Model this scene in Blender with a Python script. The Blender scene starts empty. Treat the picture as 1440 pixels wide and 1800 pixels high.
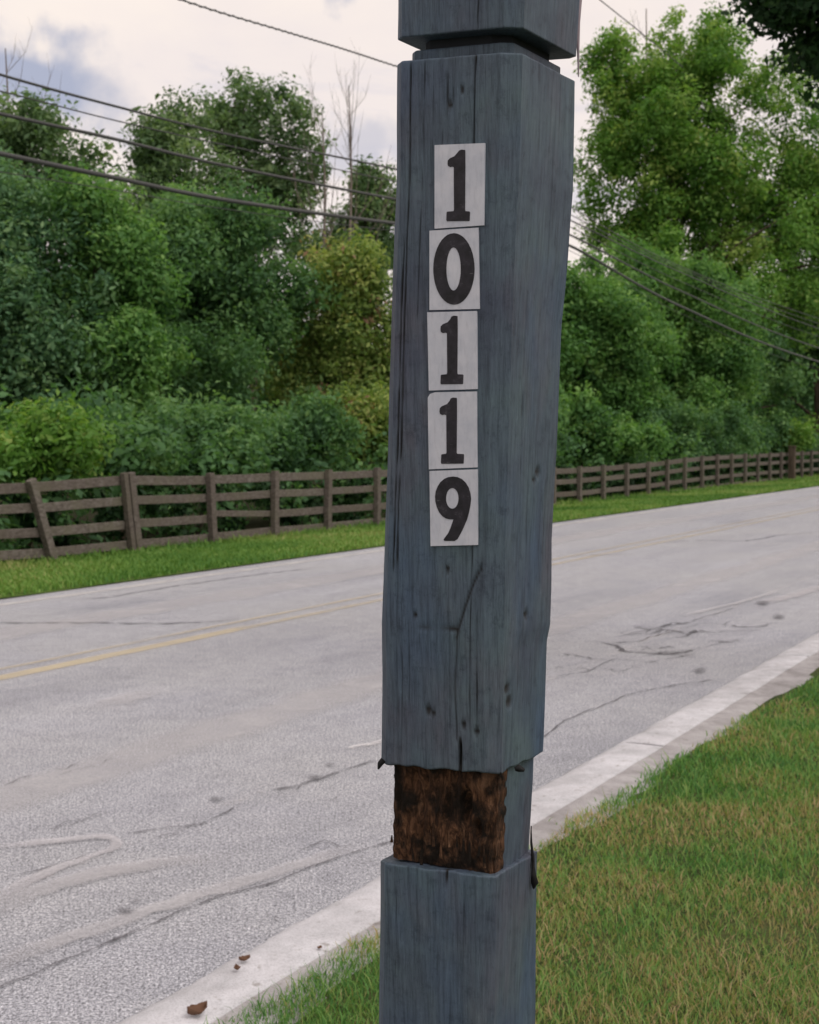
import bpy, bmesh, math, random
import numpy as np
from mathutils import Vector, geometry, noise

random.seed(7)
rng = np.random.default_rng(11)
R = math.radians
scene = bpy.context.scene
COL = scene.collection

# ------------------------------------------------------------------ camera
F = 2400.0                      # focal length in pixels of a 1440 x 1800 frame
EYE = 1.6
PITCH = math.atan(130 / F)
cam_d = bpy.data.cameras.new('camera')
cam = bpy.data.objects.new('camera', cam_d)
COL.objects.link(cam)
scene.camera = cam
cam.location = (0, 0, EYE)
cam.rotation_euler = (math.pi / 2 - PITCH, 0, 0)
cam_d.sensor_fit = 'VERTICAL'
cam_d.sensor_height = 24
cam_d.sensor_width = 24
cam_d.lens = 24 * F / 1800
cam_d.clip_start = 0.05
cam_d.clip_end = 2000
cam_d.dof.use_dof = True
cam_d.dof.focus_distance = 1.40
cam_d.dof.aperture_fstop = 13

# ------------------------------------------------------------------ sky, sun, exposure
world = bpy.data.worlds.new('World')
scene.world = world
world.use_nodes = True
SUN_EL, SUN_AZ = 55, 132        # high soft sun behind the clouds, behind and right of the viewer


def build_world():
    nt = world.node_tree
    nt.nodes.clear()
    N = nt.nodes.new
    L = nt.links.new
    out = N('ShaderNodeOutputWorld')
    bg = N('ShaderNodeBackground')
    L(bg.outputs[0], out.inputs[0])
    sky = N('ShaderNodeTexSky')
    sky.sky_type = 'NISHITA'
    sky.sun_disc = False
    sky.sun_elevation = R(SUN_EL)
    sky.sun_rotation = R(SUN_AZ)
    sc = N('ShaderNodeVectorMath'); sc.operation = 'SCALE'
    sc.inputs['Scale'].default_value = 0.09
    L(sky.outputs[0], sc.inputs[0])
    tc = N('ShaderNodeTexCoord')
    mp = N('ShaderNodeMapping')
    mp.inputs['Scale'].default_value = (1.0, 1.0, 3.2)
    mp.inputs['Location'].default_value = (0.35, 0.1, 0.4)
    L(tc.outputs['Generated'], mp.inputs[0])
    n1 = N('ShaderNodeTexNoise')
    n1.inputs['Scale'].default_value = 3.0
    n1.inputs['Detail'].default_value = 7
    n1.inputs['Roughness'].default_value = 0.55
    n1.inputs['Distortion'].default_value = 0.4
    L(mp.outputs[0], n1.inputs['Vector'])
    cr = N('ShaderNodeValToRGB')
    e = cr.color_ramp.elements
    e[0].position = 0.30; e[0].color = (0.56, 0.56, 0.68, 1)
    e[1].position = 0.62; e[1].color = (1.0, 0.885, 0.80, 1)
    m = cr.color_ramp.elements.new(0.45); m.color = (0.92, 0.82, 0.78, 1)
    L(n1.outputs['Fac'], cr.inputs[0])
    # two darker lavender banks of cloud
    last = cr.outputs[0]
    n2 = N('ShaderNodeTexNoise'); n2.inputs['Scale'].default_value = 14; n2.inputs['Detail'].default_value = 6
    L(tc.outputs['Generated'], n2.inputs['Vector'])
    sub = N('ShaderNodeVectorMath'); sub.operation = 'SUBTRACT'
    L(n2.outputs['Color'], sub.inputs[0]); sub.inputs[1].default_value = (0.5, 0.5, 0.5)
    ns = N('ShaderNodeVectorMath'); ns.operation = 'SCALE'; ns.inputs['Scale'].default_value = 0.13
    L(sub.outputs[0], ns.inputs[0])
    warp = N('ShaderNodeVectorMath'); warp.operation = 'ADD'
    L(tc.outputs['Generated'], warp.inputs[0]); L(ns.outputs[0], warp.inputs[1])
    for (px, py, rx, rz, amt) in ((70, 165, 0.080, 0.034, 0.95), (585, -10, 0.03, 0.018, 0.6), (-500, 60, 0.16, 0.05, 0.7),
                                  (640, 270, 0.05, 0.02, 0.5), (1900, 200, 0.2, 0.06, 0.6)):
        d = ray(px, py).normalized()
        s1 = N('ShaderNodeVectorMath'); s1.operation = 'SUBTRACT'
        L(warp.outputs[0], s1.inputs[0]); s1.inputs[1].default_value = d
        s2 = N('ShaderNodeVectorMath'); s2.operation = 'DIVIDE'
        L(s1.outputs[0], s2.inputs[0]); s2.inputs[1].default_value = (rx, rx, rz)
        ln = N('ShaderNodeVectorMath'); ln.operation = 'LENGTH'
        L(s2.outputs[0], ln.inputs[0])
        mr = N('ShaderNodeMapRange'); mr.interpolation_type = 'SMOOTHSTEP'
        mr.inputs['From Min'].default_value = 1.15; mr.inputs['From Max'].default_value = 0.45
        mr.inputs['To Min'].default_value = 0; mr.inputs['To Max'].default_value = amt
        L(ln.outputs['Value'], mr.inputs['Value'])
        mx = N('ShaderNodeMix'); mx.data_type = 'RGBA'
        L(mr.outputs[0], mx.inputs['Factor'])
        L(last, mx.inputs['A']); mx.inputs['B'].default_value = (0.40, 0.43, 0.56, 1)
        last = mx.outputs['Result']
    fin = N('ShaderNodeMix'); fin.data_type = 'RGBA'
    fin.inputs['Factor'].default_value = 0.90
    L(sc.outputs[0], fin.inputs['A']); L(last, fin.inputs['B'])
    L(fin.outputs['Result'], bg.inputs['Color'])
    bg.inputs['Strength'].default_value = 0.92


def ray(px, py):
    a, b = px - 720.0, 900.0 - py
    c, s = math.cos(PITCH), math.sin(PITCH)
    return Vector((a, F * c + b * s, -F * s + b * c))


build_world()
sun_d = bpy.data.lights.new('sun', 'SUN')
sun_d.energy = 1.5
sun_d.angle = R(35)
sun_d.color = (1.0, 0.94, 0.88)
sun = bpy.data.objects.new('sun', sun_d)
COL.objects.link(sun)
# nishita rotation: azimuth measured clockwise from +Y
az = R(SUN_AZ)
sdir = Vector((math.sin(az) * math.cos(R(SUN_EL)), math.cos(az) * math.cos(R(SUN_EL)), math.sin(R(SUN_EL))))
sun.rotation_euler = sdir.to_track_quat('Z', 'Y').to_euler()
scene.view_settings.view_transform = 'Standard'
scene.view_settings.look = 'None'
scene.view_settings.exposure = 0.22
scene.view_settings.gamma = 1.0
scene.view_settings.use_curve_mapping = False
scene.render.film_transparent = False
scene.cycles.max_bounces = 6
scene.cycles.diffuse_bounces = 3
scene.cycles.transmission_bounces = 4

# ------------------------------------------------------------------ helpers
EYEP = Vector((0, 0, EYE))
vp = ray(2050, 770)
PHI = math.atan2(vp.x, vp.y)
CP, SP = math.cos(PHI), math.sin(PHI)


def at(px, py, Y):
    d = ray(px, py)
    return EYEP + d * (Y / d.y)


def on_z(px, py, z=0.0):
    d = ray(px, py)
    return EYEP + d * ((z - EYE) / d.z)


def on_D(px, py, D):
    """point on the vertical plane parallel to the road at distance D"""
    d = ray(px, py)
    return EYEP + d * (D / (-d.x * CP + d.y * SP))


def P(D, t, z=0.0):
    """road coordinates: D metres across from the viewer, t metres along"""
    return Vector((-D * CP + t * SP, D * SP + t * CP, z))


def DT(p):
    return (-p.x * CP + p.y * SP, p.x * SP + p.y * CP)


def depth_of(px, D):
    k = (px - 720) / F
    return D / (SP - k * CP)


def tag(o, label=None, cat=None, group=None, kind=None):
    if label: o['label'] = label
    if cat: o['category'] = cat
    if group: o['group'] = group
    if kind: o['kind'] = kind
    return o


def empty(name, loc=(0, 0, 0)):
    o = bpy.data.objects.new(name, None)
    o.empty_display_size = 0.2
    o.location = loc
    COL.objects.link(o)
    return o


def link(name, me, mat=None, parent=None):
    o = bpy.data.objects.new(name, me)
    if mat and not me.materials: me.materials.append(mat)
    COL.objects.link(o)
    if parent:
        o.parent = parent
        o.matrix_parent_inverse = parent_inv(parent)
    return o


def parent_inv(p):
    from mathutils import Matrix
    m = Matrix.Translation(p.location) if p.parent is None else Matrix.Translation(p.location)
    return m.inverted()


def np_mesh(name, verts, faces, face_attr=None, smooth=False, cols=None):
    """faces: int array (n,k) or list of such arrays; fast mesh"""
    if not isinstance(faces, list): faces = [faces]
    verts = np.asarray(verts, dtype=np.float32)
    me = bpy.data.meshes.new(name)
    me.vertices.add(len(verts))
    me.vertices.foreach_set('co', verts.ravel())
    loops = np.concatenate([f.ravel() for f in faces]).astype(np.int32)
    starts = []
    off = 0
    for f in faces:
        n, k = f.shape
        starts.append(off + np.arange(n) * k)
        off += n * k
    starts = np.concatenate(starts).astype(np.int32)
    me.loops.add(len(loops))
    me.loops.foreach_set('vertex_index', loops)
    me.polygons.add(len(starts))
    me.polygons.foreach_set('loop_start', starts)
    if face_attr is not None:
        for k, v in face_attr.items():
            a = me.attributes.new(k, 'FLOAT', 'FACE')
            a.data.foreach_set('value', np.asarray(v, dtype=np.float32))
    me.update(calc_edges=True)
    if smooth:
        me.polygons.foreach_set('use_smooth', np.ones(len(starts), dtype=bool))
    return me


def tube(path, radii, sides=6):
    """arrays for a tapered tube along a path"""
    path = [Vector(p) for p in path]
    V = []
    for i, p in enumerate(path):
        a = path[max(0, i - 1)]; b = path[min(len(path) - 1, i + 1)]
        t = (b - a).normalized()
        s = t.cross(Vector((0, 0, 1)))
        if s.length < 0.05: s = t.cross(Vector((0, 1, 0)))
        s.normalize(); u = s.cross(t)
        r = radii[i]
        for k in range(sides):
            an = 2 * math.pi * k / sides
            V.append(p + s * (r * math.cos(an)) + u * (r * math.sin(an)))
    Fc = []
    for i in range(len(path) - 1):
        for k in range(sides):
            k2 = (k + 1) % sides
            Fc.append((i * sides + k, i * sides + k2, (i + 1) * sides + k2, (i + 1) * sides + k))
    return np.array([tuple(v) for v in V]), np.array(Fc)


def merge(parts):
    V, Fc, off = [], [], 0
    for v, f in parts:
        V.append(v); Fc.append(f + off); off += len(v)
    return np.concatenate(V), np.concatenate(Fc)


class NB:
    """tiny node-material builder"""
    def __init__(self, name):
        self.m = bpy.data.materials.new(name)
        self.m.use_nodes = True
        self.nt = self.m.node_tree
        self.nt.nodes.clear()
        self.out = self.N('ShaderNodeOutputMaterial')
        self.b = self.N('ShaderNodeBsdfPrincipled')
        self.L(self.b.outputs[0], self.out.inputs[0])
        self.tc = self.N('ShaderNodeTexCoord')

    def N(self, t): return self.nt.nodes.new(t)
    def L(self, a, b): self.nt.links.new(a, b)

    def map(self, scale=(1, 1, 1), rot=(0, 0, 0), src=None):
        m = self.N('ShaderNodeMapping')
        m.inputs['Scale'].default_value = scale
        m.inputs['Rotation'].default_value = rot
        self.L(src or self.tc.outputs['Object'], m.inputs[0])
        return m.outputs[0]

    def noise(self, scale, detail=4, rough=0.55, vec=None, dist=0):
        n = self.N('ShaderNodeTexNoise')
        n.inputs['Scale'].default_value = scale
        n.inputs['Detail'].default_value = detail
        n.inputs['Roughness'].default_value = rough
        n.inputs['Distortion'].default_value = dist
        self.L(vec or self.tc.outputs['Object'], n.inputs['Vector'])
        return n.outputs['Fac']

    def ramp(self, fac, stops):
        r = self.N('ShaderNodeValToRGB')
        els = r.color_ramp.elements
        while len(els) > 1: els.remove(els[-1])
        for i, (p, c) in enumerate(stops):
            e = els[0] if i == 0 else els.new(p)
            e.position = p
            e.color = tuple(c) + (1,) if len(c) == 3 else c
        self.L(fac, r.inputs[0])
        return r.outputs[0]

    def mix(self, fac, a, b, blend='MIX'):
        m = self.N('ShaderNodeMix'); m.data_type = 'RGBA'; m.blend_type = blend
        for s, v in (('Factor', fac), ('A', a), ('B', b)):
            if isinstance(v, (int, float)): m.inputs[s].default_value = v
            elif isinstance(v, tuple): m.inputs[s].default_value = v + (1,) if len(v) == 3 else v
            else: self.L(v, m.inputs[s])
        return m.outputs['Result']

    def math(self, op, a, b=0.0):
        m = self.N('ShaderNodeMath'); m.operation = op
        for i, v in enumerate((a, b)):
            if isinstance(v, (int, float)): m.inputs[i].default_value = v
            else: self.L(v, m.inputs[i])
        return m.outputs[0]

    def attr(self, name):
        a = self.N('ShaderNodeAttribute'); a.attribute_name = name
        return a.outputs['Fac']

    def bump(self, h, strength, dist):
        b = self.N('ShaderNodeBump')
        b.inputs['Strength'].default_value = strength
        b.inputs['Distance'].default_value = dist
        self.L(h, b.inputs['Height'])
        self.L(b.outputs[0], self.b.inputs['Normal'])

    def fin(self, col=None, rough=0.8, spec=0.3):
        if col is not None:
            if isinstance(col, tuple): self.b.inputs['Base Color'].default_value = col + (1,)
            else: self.L(col, self.b.inputs['Base Color'])
        if isinstance(rough, float): self.b.inputs['Roughness'].default_value = rough
        else: self.L(rough, self.b.inputs['Roughness'])
        self.b.inputs['Specular IOR Level'].default_value = spec
        return self.m


# ------------------------------------------------------------------ materials
def mat_asphalt():
    n = NB('worn_asphalt')
    road = n.map(rot=(0, 0, PHI))                       # road along local Y
    streak = n.noise(1.0, 5, 0.6, vec=n.map((1.1, 0.10, 1), src=road))
    blot = n.noise(0.55, 4, 0.6)
    grit = n.noise(125, 3, 0.85)
    grit2 = n.noise(230, 1, 0.5)
    base = n.ramp(streak, [(0.30, (0.265, 0.272, 0.305)), (0.5, (0.345, 0.352, 0.392)), (0.7, (0.42, 0.428, 0.468))])
    base = n.mix(n.ramp(blot, [(0.35, (0, 0, 0)), (0.65, (1, 1, 1))]), base, (0.38, 0.385, 0.41))
    g = n.ramp(grit, [(0.38, (0.10, 0.10, 0.11)), (0.47, (0.80, 0.80, 0.80)), (0.55, (1.20, 1.19, 1.19)), (0.64, (2.2, 2.18, 2.14))])
    c = n.mix(0.9, base, g, 'MULTIPLY')
    patchy = n.noise(6.0, 6, 0.75)
    c = n.mix(0.8, c, n.ramp(patchy, [(0.3, (0.80, 0.80, 0.81)), (0.5, (1, 1, 1)), (0.72, (1.16, 1.15, 1.14))]), 'MULTIPLY')
    coarse = n.noise(62, 2, 0.6)
    c = n.mix(0.8, c, n.ramp(coarse, [(0.36, (0.55, 0.55, 0.56)), (0.48, (1, 1, 1)), (0.62, (1.1, 1.1, 1.1)), (0.70, (1.6, 1.58, 1.56))]), 'MULTIPLY')
    g2 = n.ramp(grit2, [(0.35, (0.55, 0.55, 0.55)), (0.6, (1.2, 1.2, 1.2))])
    c = n.mix(0.7, c, g2, 'MULTIPLY')
    n.bump(grit, 0.35, 0.003)
    return n.fin(c, 0.9, 0.2)


def mat_concrete(name, a, b):
    n = NB(name)
    f = n.noise(7, 6, 0.65)
    g = n.noise(160, 2, 0.6)
    c = n.ramp(f, [(0.3, a), (0.6, b)])
    c = n.mix(0.6, c, n.ramp(g, [(0.32, (0.6, 0.6, 0.6)), (0.5, (1, 1, 1)), (0.8, (1.1, 1.1, 1.1))]), 'MULTIPLY')
    spots = n.noise(22, 3, 0.5)
    c = n.mix(n.ramp(spots, [(0.64, (0, 0, 0)), (0.72, (0.6, 0.6, 0.6))]), c, (0.20, 0.18, 0.16))
    c = n.mix(0.8, c, n.ramp(n.noise(2.3, 6, 0.7), [(0.35, (0.72, 0.71, 0.70)), (0.6, (1.05, 1.05, 1.05))]), 'MULTIPLY')
    n.bump(g, 0.4, 0.004)
    return n.fin(c, 0.85, 0.25)


def mat_worn(name, col, cover, scale=6.0, edge=0.16):
    """paint or dust that has partly worn away; the road shows through the gaps"""
    n = NB(name)
    f = n.noise(scale, 8, 0.72)
    fine = n.noise(70, 3, 0.7)
    k = n.math('ADD', n.math('MULTIPLY', f, 0.62), n.math('MULTIPLY', fine, 0.38))
    a = n.ramp(k, [(0.5 - (cover - 0.5) * 0.35 - edge / 2, (0, 0, 0)), (0.5 - (cover - 0.5) * 0.35 + edge / 2, (1, 1, 1))])
    n.fin(col, 0.8, 0.2)
    ed = n.attr('edge')
    a2 = n.math('MULTIPLY', a, ed)
    tr = n.N('ShaderNodeBsdfTransparent')
    mx = n.N('ShaderNodeMixShader')
    n.L(a2, mx.inputs[0]); n.L(tr.outputs[0], mx.inputs[1]); n.L(n.b.outputs[0], mx.inputs[2])
    n.L(mx.outputs[0], n.out.inputs[0])
    return n.m


def mat_post_paint():
    n = NB('slate_blue_paint')
    grain = n.noise(1.0, 8, 0.8, vec=n.map((230, 230, 9)))
    fine = n.noise(1.0, 5, 0.8, vec=n.map((600, 600, 45)))
    blot = n.noise(9, 5, 0.6)
    blot2 = n.noise(4.0, 4, 0.6, vec=n.map((3, 3, 1.3)))
    c = n.ramp(blot, [(0.3, (0.054, 0.070, 0.104)), (0.5, (0.070, 0.100, 0.132)), (0.72, (0.080, 0.121, 0.138))])
    c = n.mix(n.ramp(blot2, [(0.50, (0, 0, 0)), (0.70, (0.55, 0.55, 0.55))]), c, (0.088, 0.080, 0.108))
    c = n.mix(n.ramp(n.noise(6.0, 3, 0.5, vec=n.map((2, 2, 1))), [(0.50, (0, 0, 0)), (0.75, (0.6, 0.6, 0.6))]), c, (0.048, 0.085, 0.160))
    c = n.mix(0.75, c, n.ramp(grain, [(0.32, (0.30, 0.30, 0.33)), (0.50, (1, 1, 1)), (0.70, (1.5, 1.46, 1.40))]), 'MULTIPLY')
    c = n.mix(0.45, c, n.ramp(fine, [(0.30, (0.5, 0.5, 0.5)), (0.55, (1.05, 1.05, 1.05))]), 'MULTIPLY')
    scuff = n.noise(60, 6, 0.8)
    c = n.mix(0.8, c, n.ramp(scuff, [(0.33, (0.55, 0.56, 0.60)), (0.46, (1, 1, 1)), (0.62, (1.08, 1.08, 1.08)), (0.74, (1.6, 1.58, 1.55))]), 'MULTIPLY')
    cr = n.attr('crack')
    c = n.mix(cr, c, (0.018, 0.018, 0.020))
    h = n.math('ADD', grain, n.math('MULTIPLY', fine, 0.5))
    n.bump(h, 0.6, 0.0018)
    return n.fin(c, 0.62, 0.32)


def mat_rotten():
    n = NB('rotten_wood')
    g = n.noise(1.0, 7, 0.75, vec=n.map((95, 95, 34)), dist=1.4)
    b = n.noise(24, 5, 0.65)
    c = n.ramp(g, [(0.32, (0.008, 0.005, 0.004)), (0.45, (0.048, 0.024, 0.014)), (0.58, (0.135, 0.068, 0.038)), (0.74, (0.32, 0.19, 0.12))])
    c = n.mix(n.ramp(b, [(0.44, (1, 1, 1)), (0.60, (0, 0, 0))]), c, (0.012, 0.009, 0.007))
    pale = n.noise(15, 3, 0.6, vec=n.map((1, 1, .6)))
    c = n.mix(n.math('MULTIPLY', n.ramp(pale, [(0.57, (0, 0, 0)), (0.68, (1, 1, 1))]), g), c, (0.36, 0.20, 0.12))
    n.bump(g, 0.9, 0.004)
    return n.fin(c, 0.9, 0.15)


def mat_board():
    n = NB('weathered_board')
    oi = n.N('ShaderNodeObjectInfo')
    g = n.noise(1.0, 6, 0.7, vec=n.map((14, 14, 30)))
    b = n.noise(2.5, 4, 0.6)
    c = n.ramp(g, [(0.3, (0.060, 0.050, 0.043)), (0.5, (0.125, 0.108, 0.094)), (0.72, (0.225, 0.205, 0.185))])
    c = n.mix(n.ramp(b, [(0.45, (0, 0, 0)), (0.7, (0.7, 0.7, 0.7))]), c, (0.13, 0.125, 0.085))
    c = n.mix(n.math('MULTIPLY', oi.outputs['Random'], 0.35), c, (0.075, 0.055, 0.05))
    n.bump(g, 0.5, 0.006)
    return n.fin(c, 0.9, 0.2)


def mat_bark(name, a, b):
    n = NB(name)
    g = n.noise(1.0, 6, 0.7, vec=n.map((9, 9, 2)))
    c = n.ramp(g, [(0.3, a), (0.7, b)])
    n.bump(g, 0.8, 0.03)
    return n.fin(c, 0.95, 0.1)


def mat_leaf(name, stops, trans=0.45):
    n = NB(name)
    c = n.ramp(n.attr('v'), stops)
    n.fin(c, 0.6, 0.2)
    tr = n.N('ShaderNodeBsdfTranslucent')
    c2 = n.mix(1.0, c, (1.15, 1.25, 0.65), 'MULTIPLY')
    n.L(c2, tr.inputs['Color'])
    mx = n.N('ShaderNodeMixShader'); mx.inputs[0].default_value = trans
    n.L(n.b.outputs[0], mx.inputs[1]); n.L(tr.outputs[0], mx.inputs[2])
    n.L(mx.outputs[0], n.out.inputs[0])
    return n.m


def mat_soil(name, stops, scale=3.0):
    n = NB(name)
    f = n.noise(scale, 7, 0.7)
    c = n.ramp(f, stops)
    g = n.noise(60, 3, 0.6)
    c = n.mix(0.6, c, n.ramp(g, [(0.35, (0.5, 0.5, 0.5)), (0.6, (1.15, 1.15, 1.15))]), 'MULTIPLY')
    n.bump(g, 0.7, 0.01)
    return n.fin(c, 0.95, 0.1)


def mat_plain(name, col, rough=0.6, spec=0.3):
    n = NB(name)
    g = n.noise(40, 4, 0.6)
    c = n.mix(0.35, col, n.ramp(g, [(0.3, (0.6, 0.6, 0.6)), (0.6, (1.1, 1.1, 1.1))]), 'MULTIPLY')
    return n.fin(c, rough, spec)


def mat_tile():
    n = NB('tile_white')
    g = n.noise(1.0, 5, 0.65, vec=n.map((300, 300, 60)))
    b = n.noise(45, 4, 0.6)
    c = n.ramp(b, [(0.3, (0.44, 0.465, 0.54)), (0.7, (0.57, 0.58, 0.645))])
    c = n.mix(0.35, c, n.ramp(g, [(0.30, (0.62, 0.62, 0.64)), (0.5, (1, 1, 1))]), 'MULTIPLY')
    n.bump(g, 0.2, 0.0005)
    return n.fin(c, 0.42, 0.4)


def mat_digit():
    n = NB('digit_black')
    g = n.noise(90, 4, 0.65)
    g2 = n.noise(1.0, 3, 0.6, vec=n.map((120, 120, 700)))
    c = n.ramp(g, [(0.35, (0.007, 0.007, 0.010)), (0.6, (0.022, 0.020, 0.028)), (0.78, (0.075, 0.072, 0.085))])
    c = n.mix(n.ramp(g2, [(0.68, (0, 0, 0)), (0.75, (0.35, 0.35, 0.35))]), c, (0.25, 0.25, 0.27))
    return n.fin(c, 0.5, 0.3)


M = dict(
    asphalt=mat_asphalt(),
    kerb=mat_concrete('kerb_concrete', (0.44, 0.44, 0.465), (0.57, 0.565, 0.60)),
    kerb_back=mat_concrete('kerb_back_concrete', (0.26, 0.245, 0.25), (0.40, 0.385, 0.395)),
    white=mat_worn('worn_white_paint', (0.72, 0.70, 0.71), 0.45),
    swirl=mat_worn('chalky_mark', (0.52, 0.505, 0.53), 0.50, 5.0, 0.6),
    light=mat_worn('pale_dust', (0.52, 0.51, 0.53), 0.36, 1.8, 0.6),
    yellow=mat_worn('worn_yellow_paint', (0.62, 0.53, 0.36), 0.62, 1.2, 0.9),
    tar=mat_worn('dark_tar', (0.13, 0.128, 0.14), 0.45, 16.0, 0.5),
    crackm=mat_worn('crack_dark', (0.070, 0.066, 0.075), 0.62, 7.0, 0.45),
    paint=mat_post_paint(), rot=mat_rotten(), pale=mat_plain('lit_edge_sliver', (0.30, 0.25, 0.28), 0.8, 0.2), board=mat_board(),
    bark=mat_bark('bark_brown', (0.045, 0.034, 0.026), (0.14, 0.11, 0.085)),
    bark_grey=mat_bark('bark_grey', (0.12, 0.10, 0.09), (0.26, 0.22, 0.19)),
    wire=mat_plain('cable_black', (0.050, 0.052, 0.050), 0.5, 0.4),
    pole=mat_bark('pole_wood', (0.07, 0.055, 0.045), (0.16, 0.13, 0.11)),
    glass=mat_plain('insulator_brown', (0.12, 0.06, 0.04), 0.2, 0.5),
    kerf_shade=mat_plain('dark_kerf_shade', (0.035, 0.038, 0.045), 0.9, 0.1),  # near-black so the groove's shadow is in the colour
    black=mat_plain('tarred_black', (0.012, 0.012, 0.013), 0.7, 0.2),
    tile=mat_tile(), digit=mat_digit(),
    dead=mat_plain('dead_leaf_brown', (0.13, 0.07, 0.045), 0.8, 0.2),
    lawn_soil=mat_soil('lawn_soil', [(0.3, (0.035, 0.055, 0.018)), (0.55, (0.06, 0.075, 0.026)), (0.75, (0.12, 0.10, 0.048))]),
    wood_soil=mat_soil('woodland_soil', [(0.3, (0.025, 0.032, 0.014)), (0.7, (0.06, 0.055, 0.03))]),
    verge_soil=mat_soil('verge_soil', [(0.3, (0.06, 0.11, 0.022)), (0.7, (0.10, 0.15, 0.035))]),
    g_lawn=mat_leaf('grass_blade', [(0.0, (0.055, 0.155, 0.045)), (0.30, (0.125, 0.285, 0.075)), (0.52, (0.225, 0.355, 0.100)),
                                    (0.76, (0.36, 0.32, 0.14)), (1.0, (0.47, 0.34, 0.21))], 0.35),
    g_verge=mat_leaf('verge_blade', [(0.0, (0.085, 0.20, 0.040)), (0.6, (0.20, 0.34, 0.075)), (1.0, (0.36, 0.36, 0.15))], 0.3),
    leaf_dark=mat_leaf('leaf_dark_green', [(0, (0.051, 0.120, 0.055)), (0.5, (0.109, 0.231, 0.092)), (1, (0.225, 0.378, 0.138))]),
    leaf_blue=mat_leaf('leaf_blue_green', [(0, (0.057, 0.137, 0.072)), (0.5, (0.117, 0.235, 0.119)), (1, (0.229, 0.366, 0.175))]),
    leaf_mid=mat_leaf('leaf_mid_green', [(0, (0.060, 0.153, 0.048)), (0.5, (0.134, 0.284, 0.083)), (1, (0.273, 0.448, 0.137))]),
    leaf_olive=mat_leaf('leaf_olive', [(0, (0.063, 0.118, 0.057)), (0.5, (0.121, 0.207, 0.094)), (1, (0.231, 0.325, 0.154))]),
    leaf_yellow=mat_leaf('leaf_yellow_green', [(0, (0.085, 0.155, 0.050)), (0.45, (0.21, 0.31, 0.085)), (0.85, (0.40, 0.46, 0.15)), (0.96, (0.42, 0.38, 0.15)), (1, (0.32, 0.20, 0.13))]),
    leaf_bright=mat_leaf('leaf_bright_green', [(0, (0.072, 0.179, 0.036)), (0.5, (0.167, 0.330, 0.070)), (1, (0.343, 0.454, 0.127))]),
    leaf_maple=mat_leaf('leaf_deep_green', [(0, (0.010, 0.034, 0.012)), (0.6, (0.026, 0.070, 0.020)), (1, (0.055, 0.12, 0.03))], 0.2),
)

# ------------------------------------------------------------------ ground, road, kerb
E_ROAD, E_FAR, D_FENCE = 2.455, 10.06, 13.0
K_IN = 2.175


def sheet(name, D0, D1, t0, t1, zf, mat, nD=12, nt=200, kind='structure', parent=None):
    V = []
    for i in range(nD + 1):
        for j in range(nt + 1):
            D = D0 + (D1 - D0) * i / nD; t = t0 + (t1 - t0) * j / nt
            V.append(P(D, t, zf(D, t)))
    ii, jj = np.meshgrid(np.arange(nD), np.arange(nt), indexing='ij')
    a = (ii * (nt + 1) + jj).ravel()
    Fc = np.stack([a, a + nt + 1, a + nt + 2, a + 1], 1)
    me = np_mesh(name, np.array([tuple(v) for v in V]), Fc, smooth=True)
    if len(me.polygons) and me.polygons[0].normal.z < 0: me.flip_normals()
    return tag(link(name, me, mat, parent), kind=kind)


me = np_mesh('ground', np.array([(-700, -300, -0.16), (700, -300, -0.16), (700, 1200, -0.16), (-700, 1200, -0.16)]), np.array([[0, 1, 2, 3]]))
tag(link('ground', me, M['wood_soil']), kind='structure')
road = sheet('road', E_ROAD - 0.05, E_FAR + 0.06, -40, 160, lambda D, t: 0.0, M['asphalt'], 8, 60)


def verge_z(D, t):
    k = min(1, max(0, (D - E_FAR) / 3.2))
    return 0.012 + 0.02 * min(1, (D - E_FAR) * 6 if D > E_FAR else 0) - 0.12 * k + 0.012 * noise.noise((D * 1.2, t * .8, 0))


def lawn_z(D, t):
    return 0.040 + 0.010 * noise.noise((D * 1.6, t * 1.3, 3)) + (0.0 if D > 0 else -0.01 * D)


sheet('grass_verge', E_FAR, 13.25, -40, 160, verge_z, M['verge_soil'], 12, 400)
sheet('lawn', 2.03, -30, -40, 160, lawn_z, M['lawn_soil'], 60, 300)

kerb = tag(empty('kerb', P(2.35, 0, 0)), kind='structure')
# one visible joint sits at pixel (1145,1308); another near (1400,1150)
tj = DT(on_z(1145, 1308, 0.05))[1]
tj2 = DT(on_z(1402, 1152, 0.05))[1]
pitch_k = (tj2 - tj)
joints = [tj - 3.9 * i for i in range(10, 0, -1)] + [tj + i * pitch_k for i in range(0, 26)]


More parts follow.
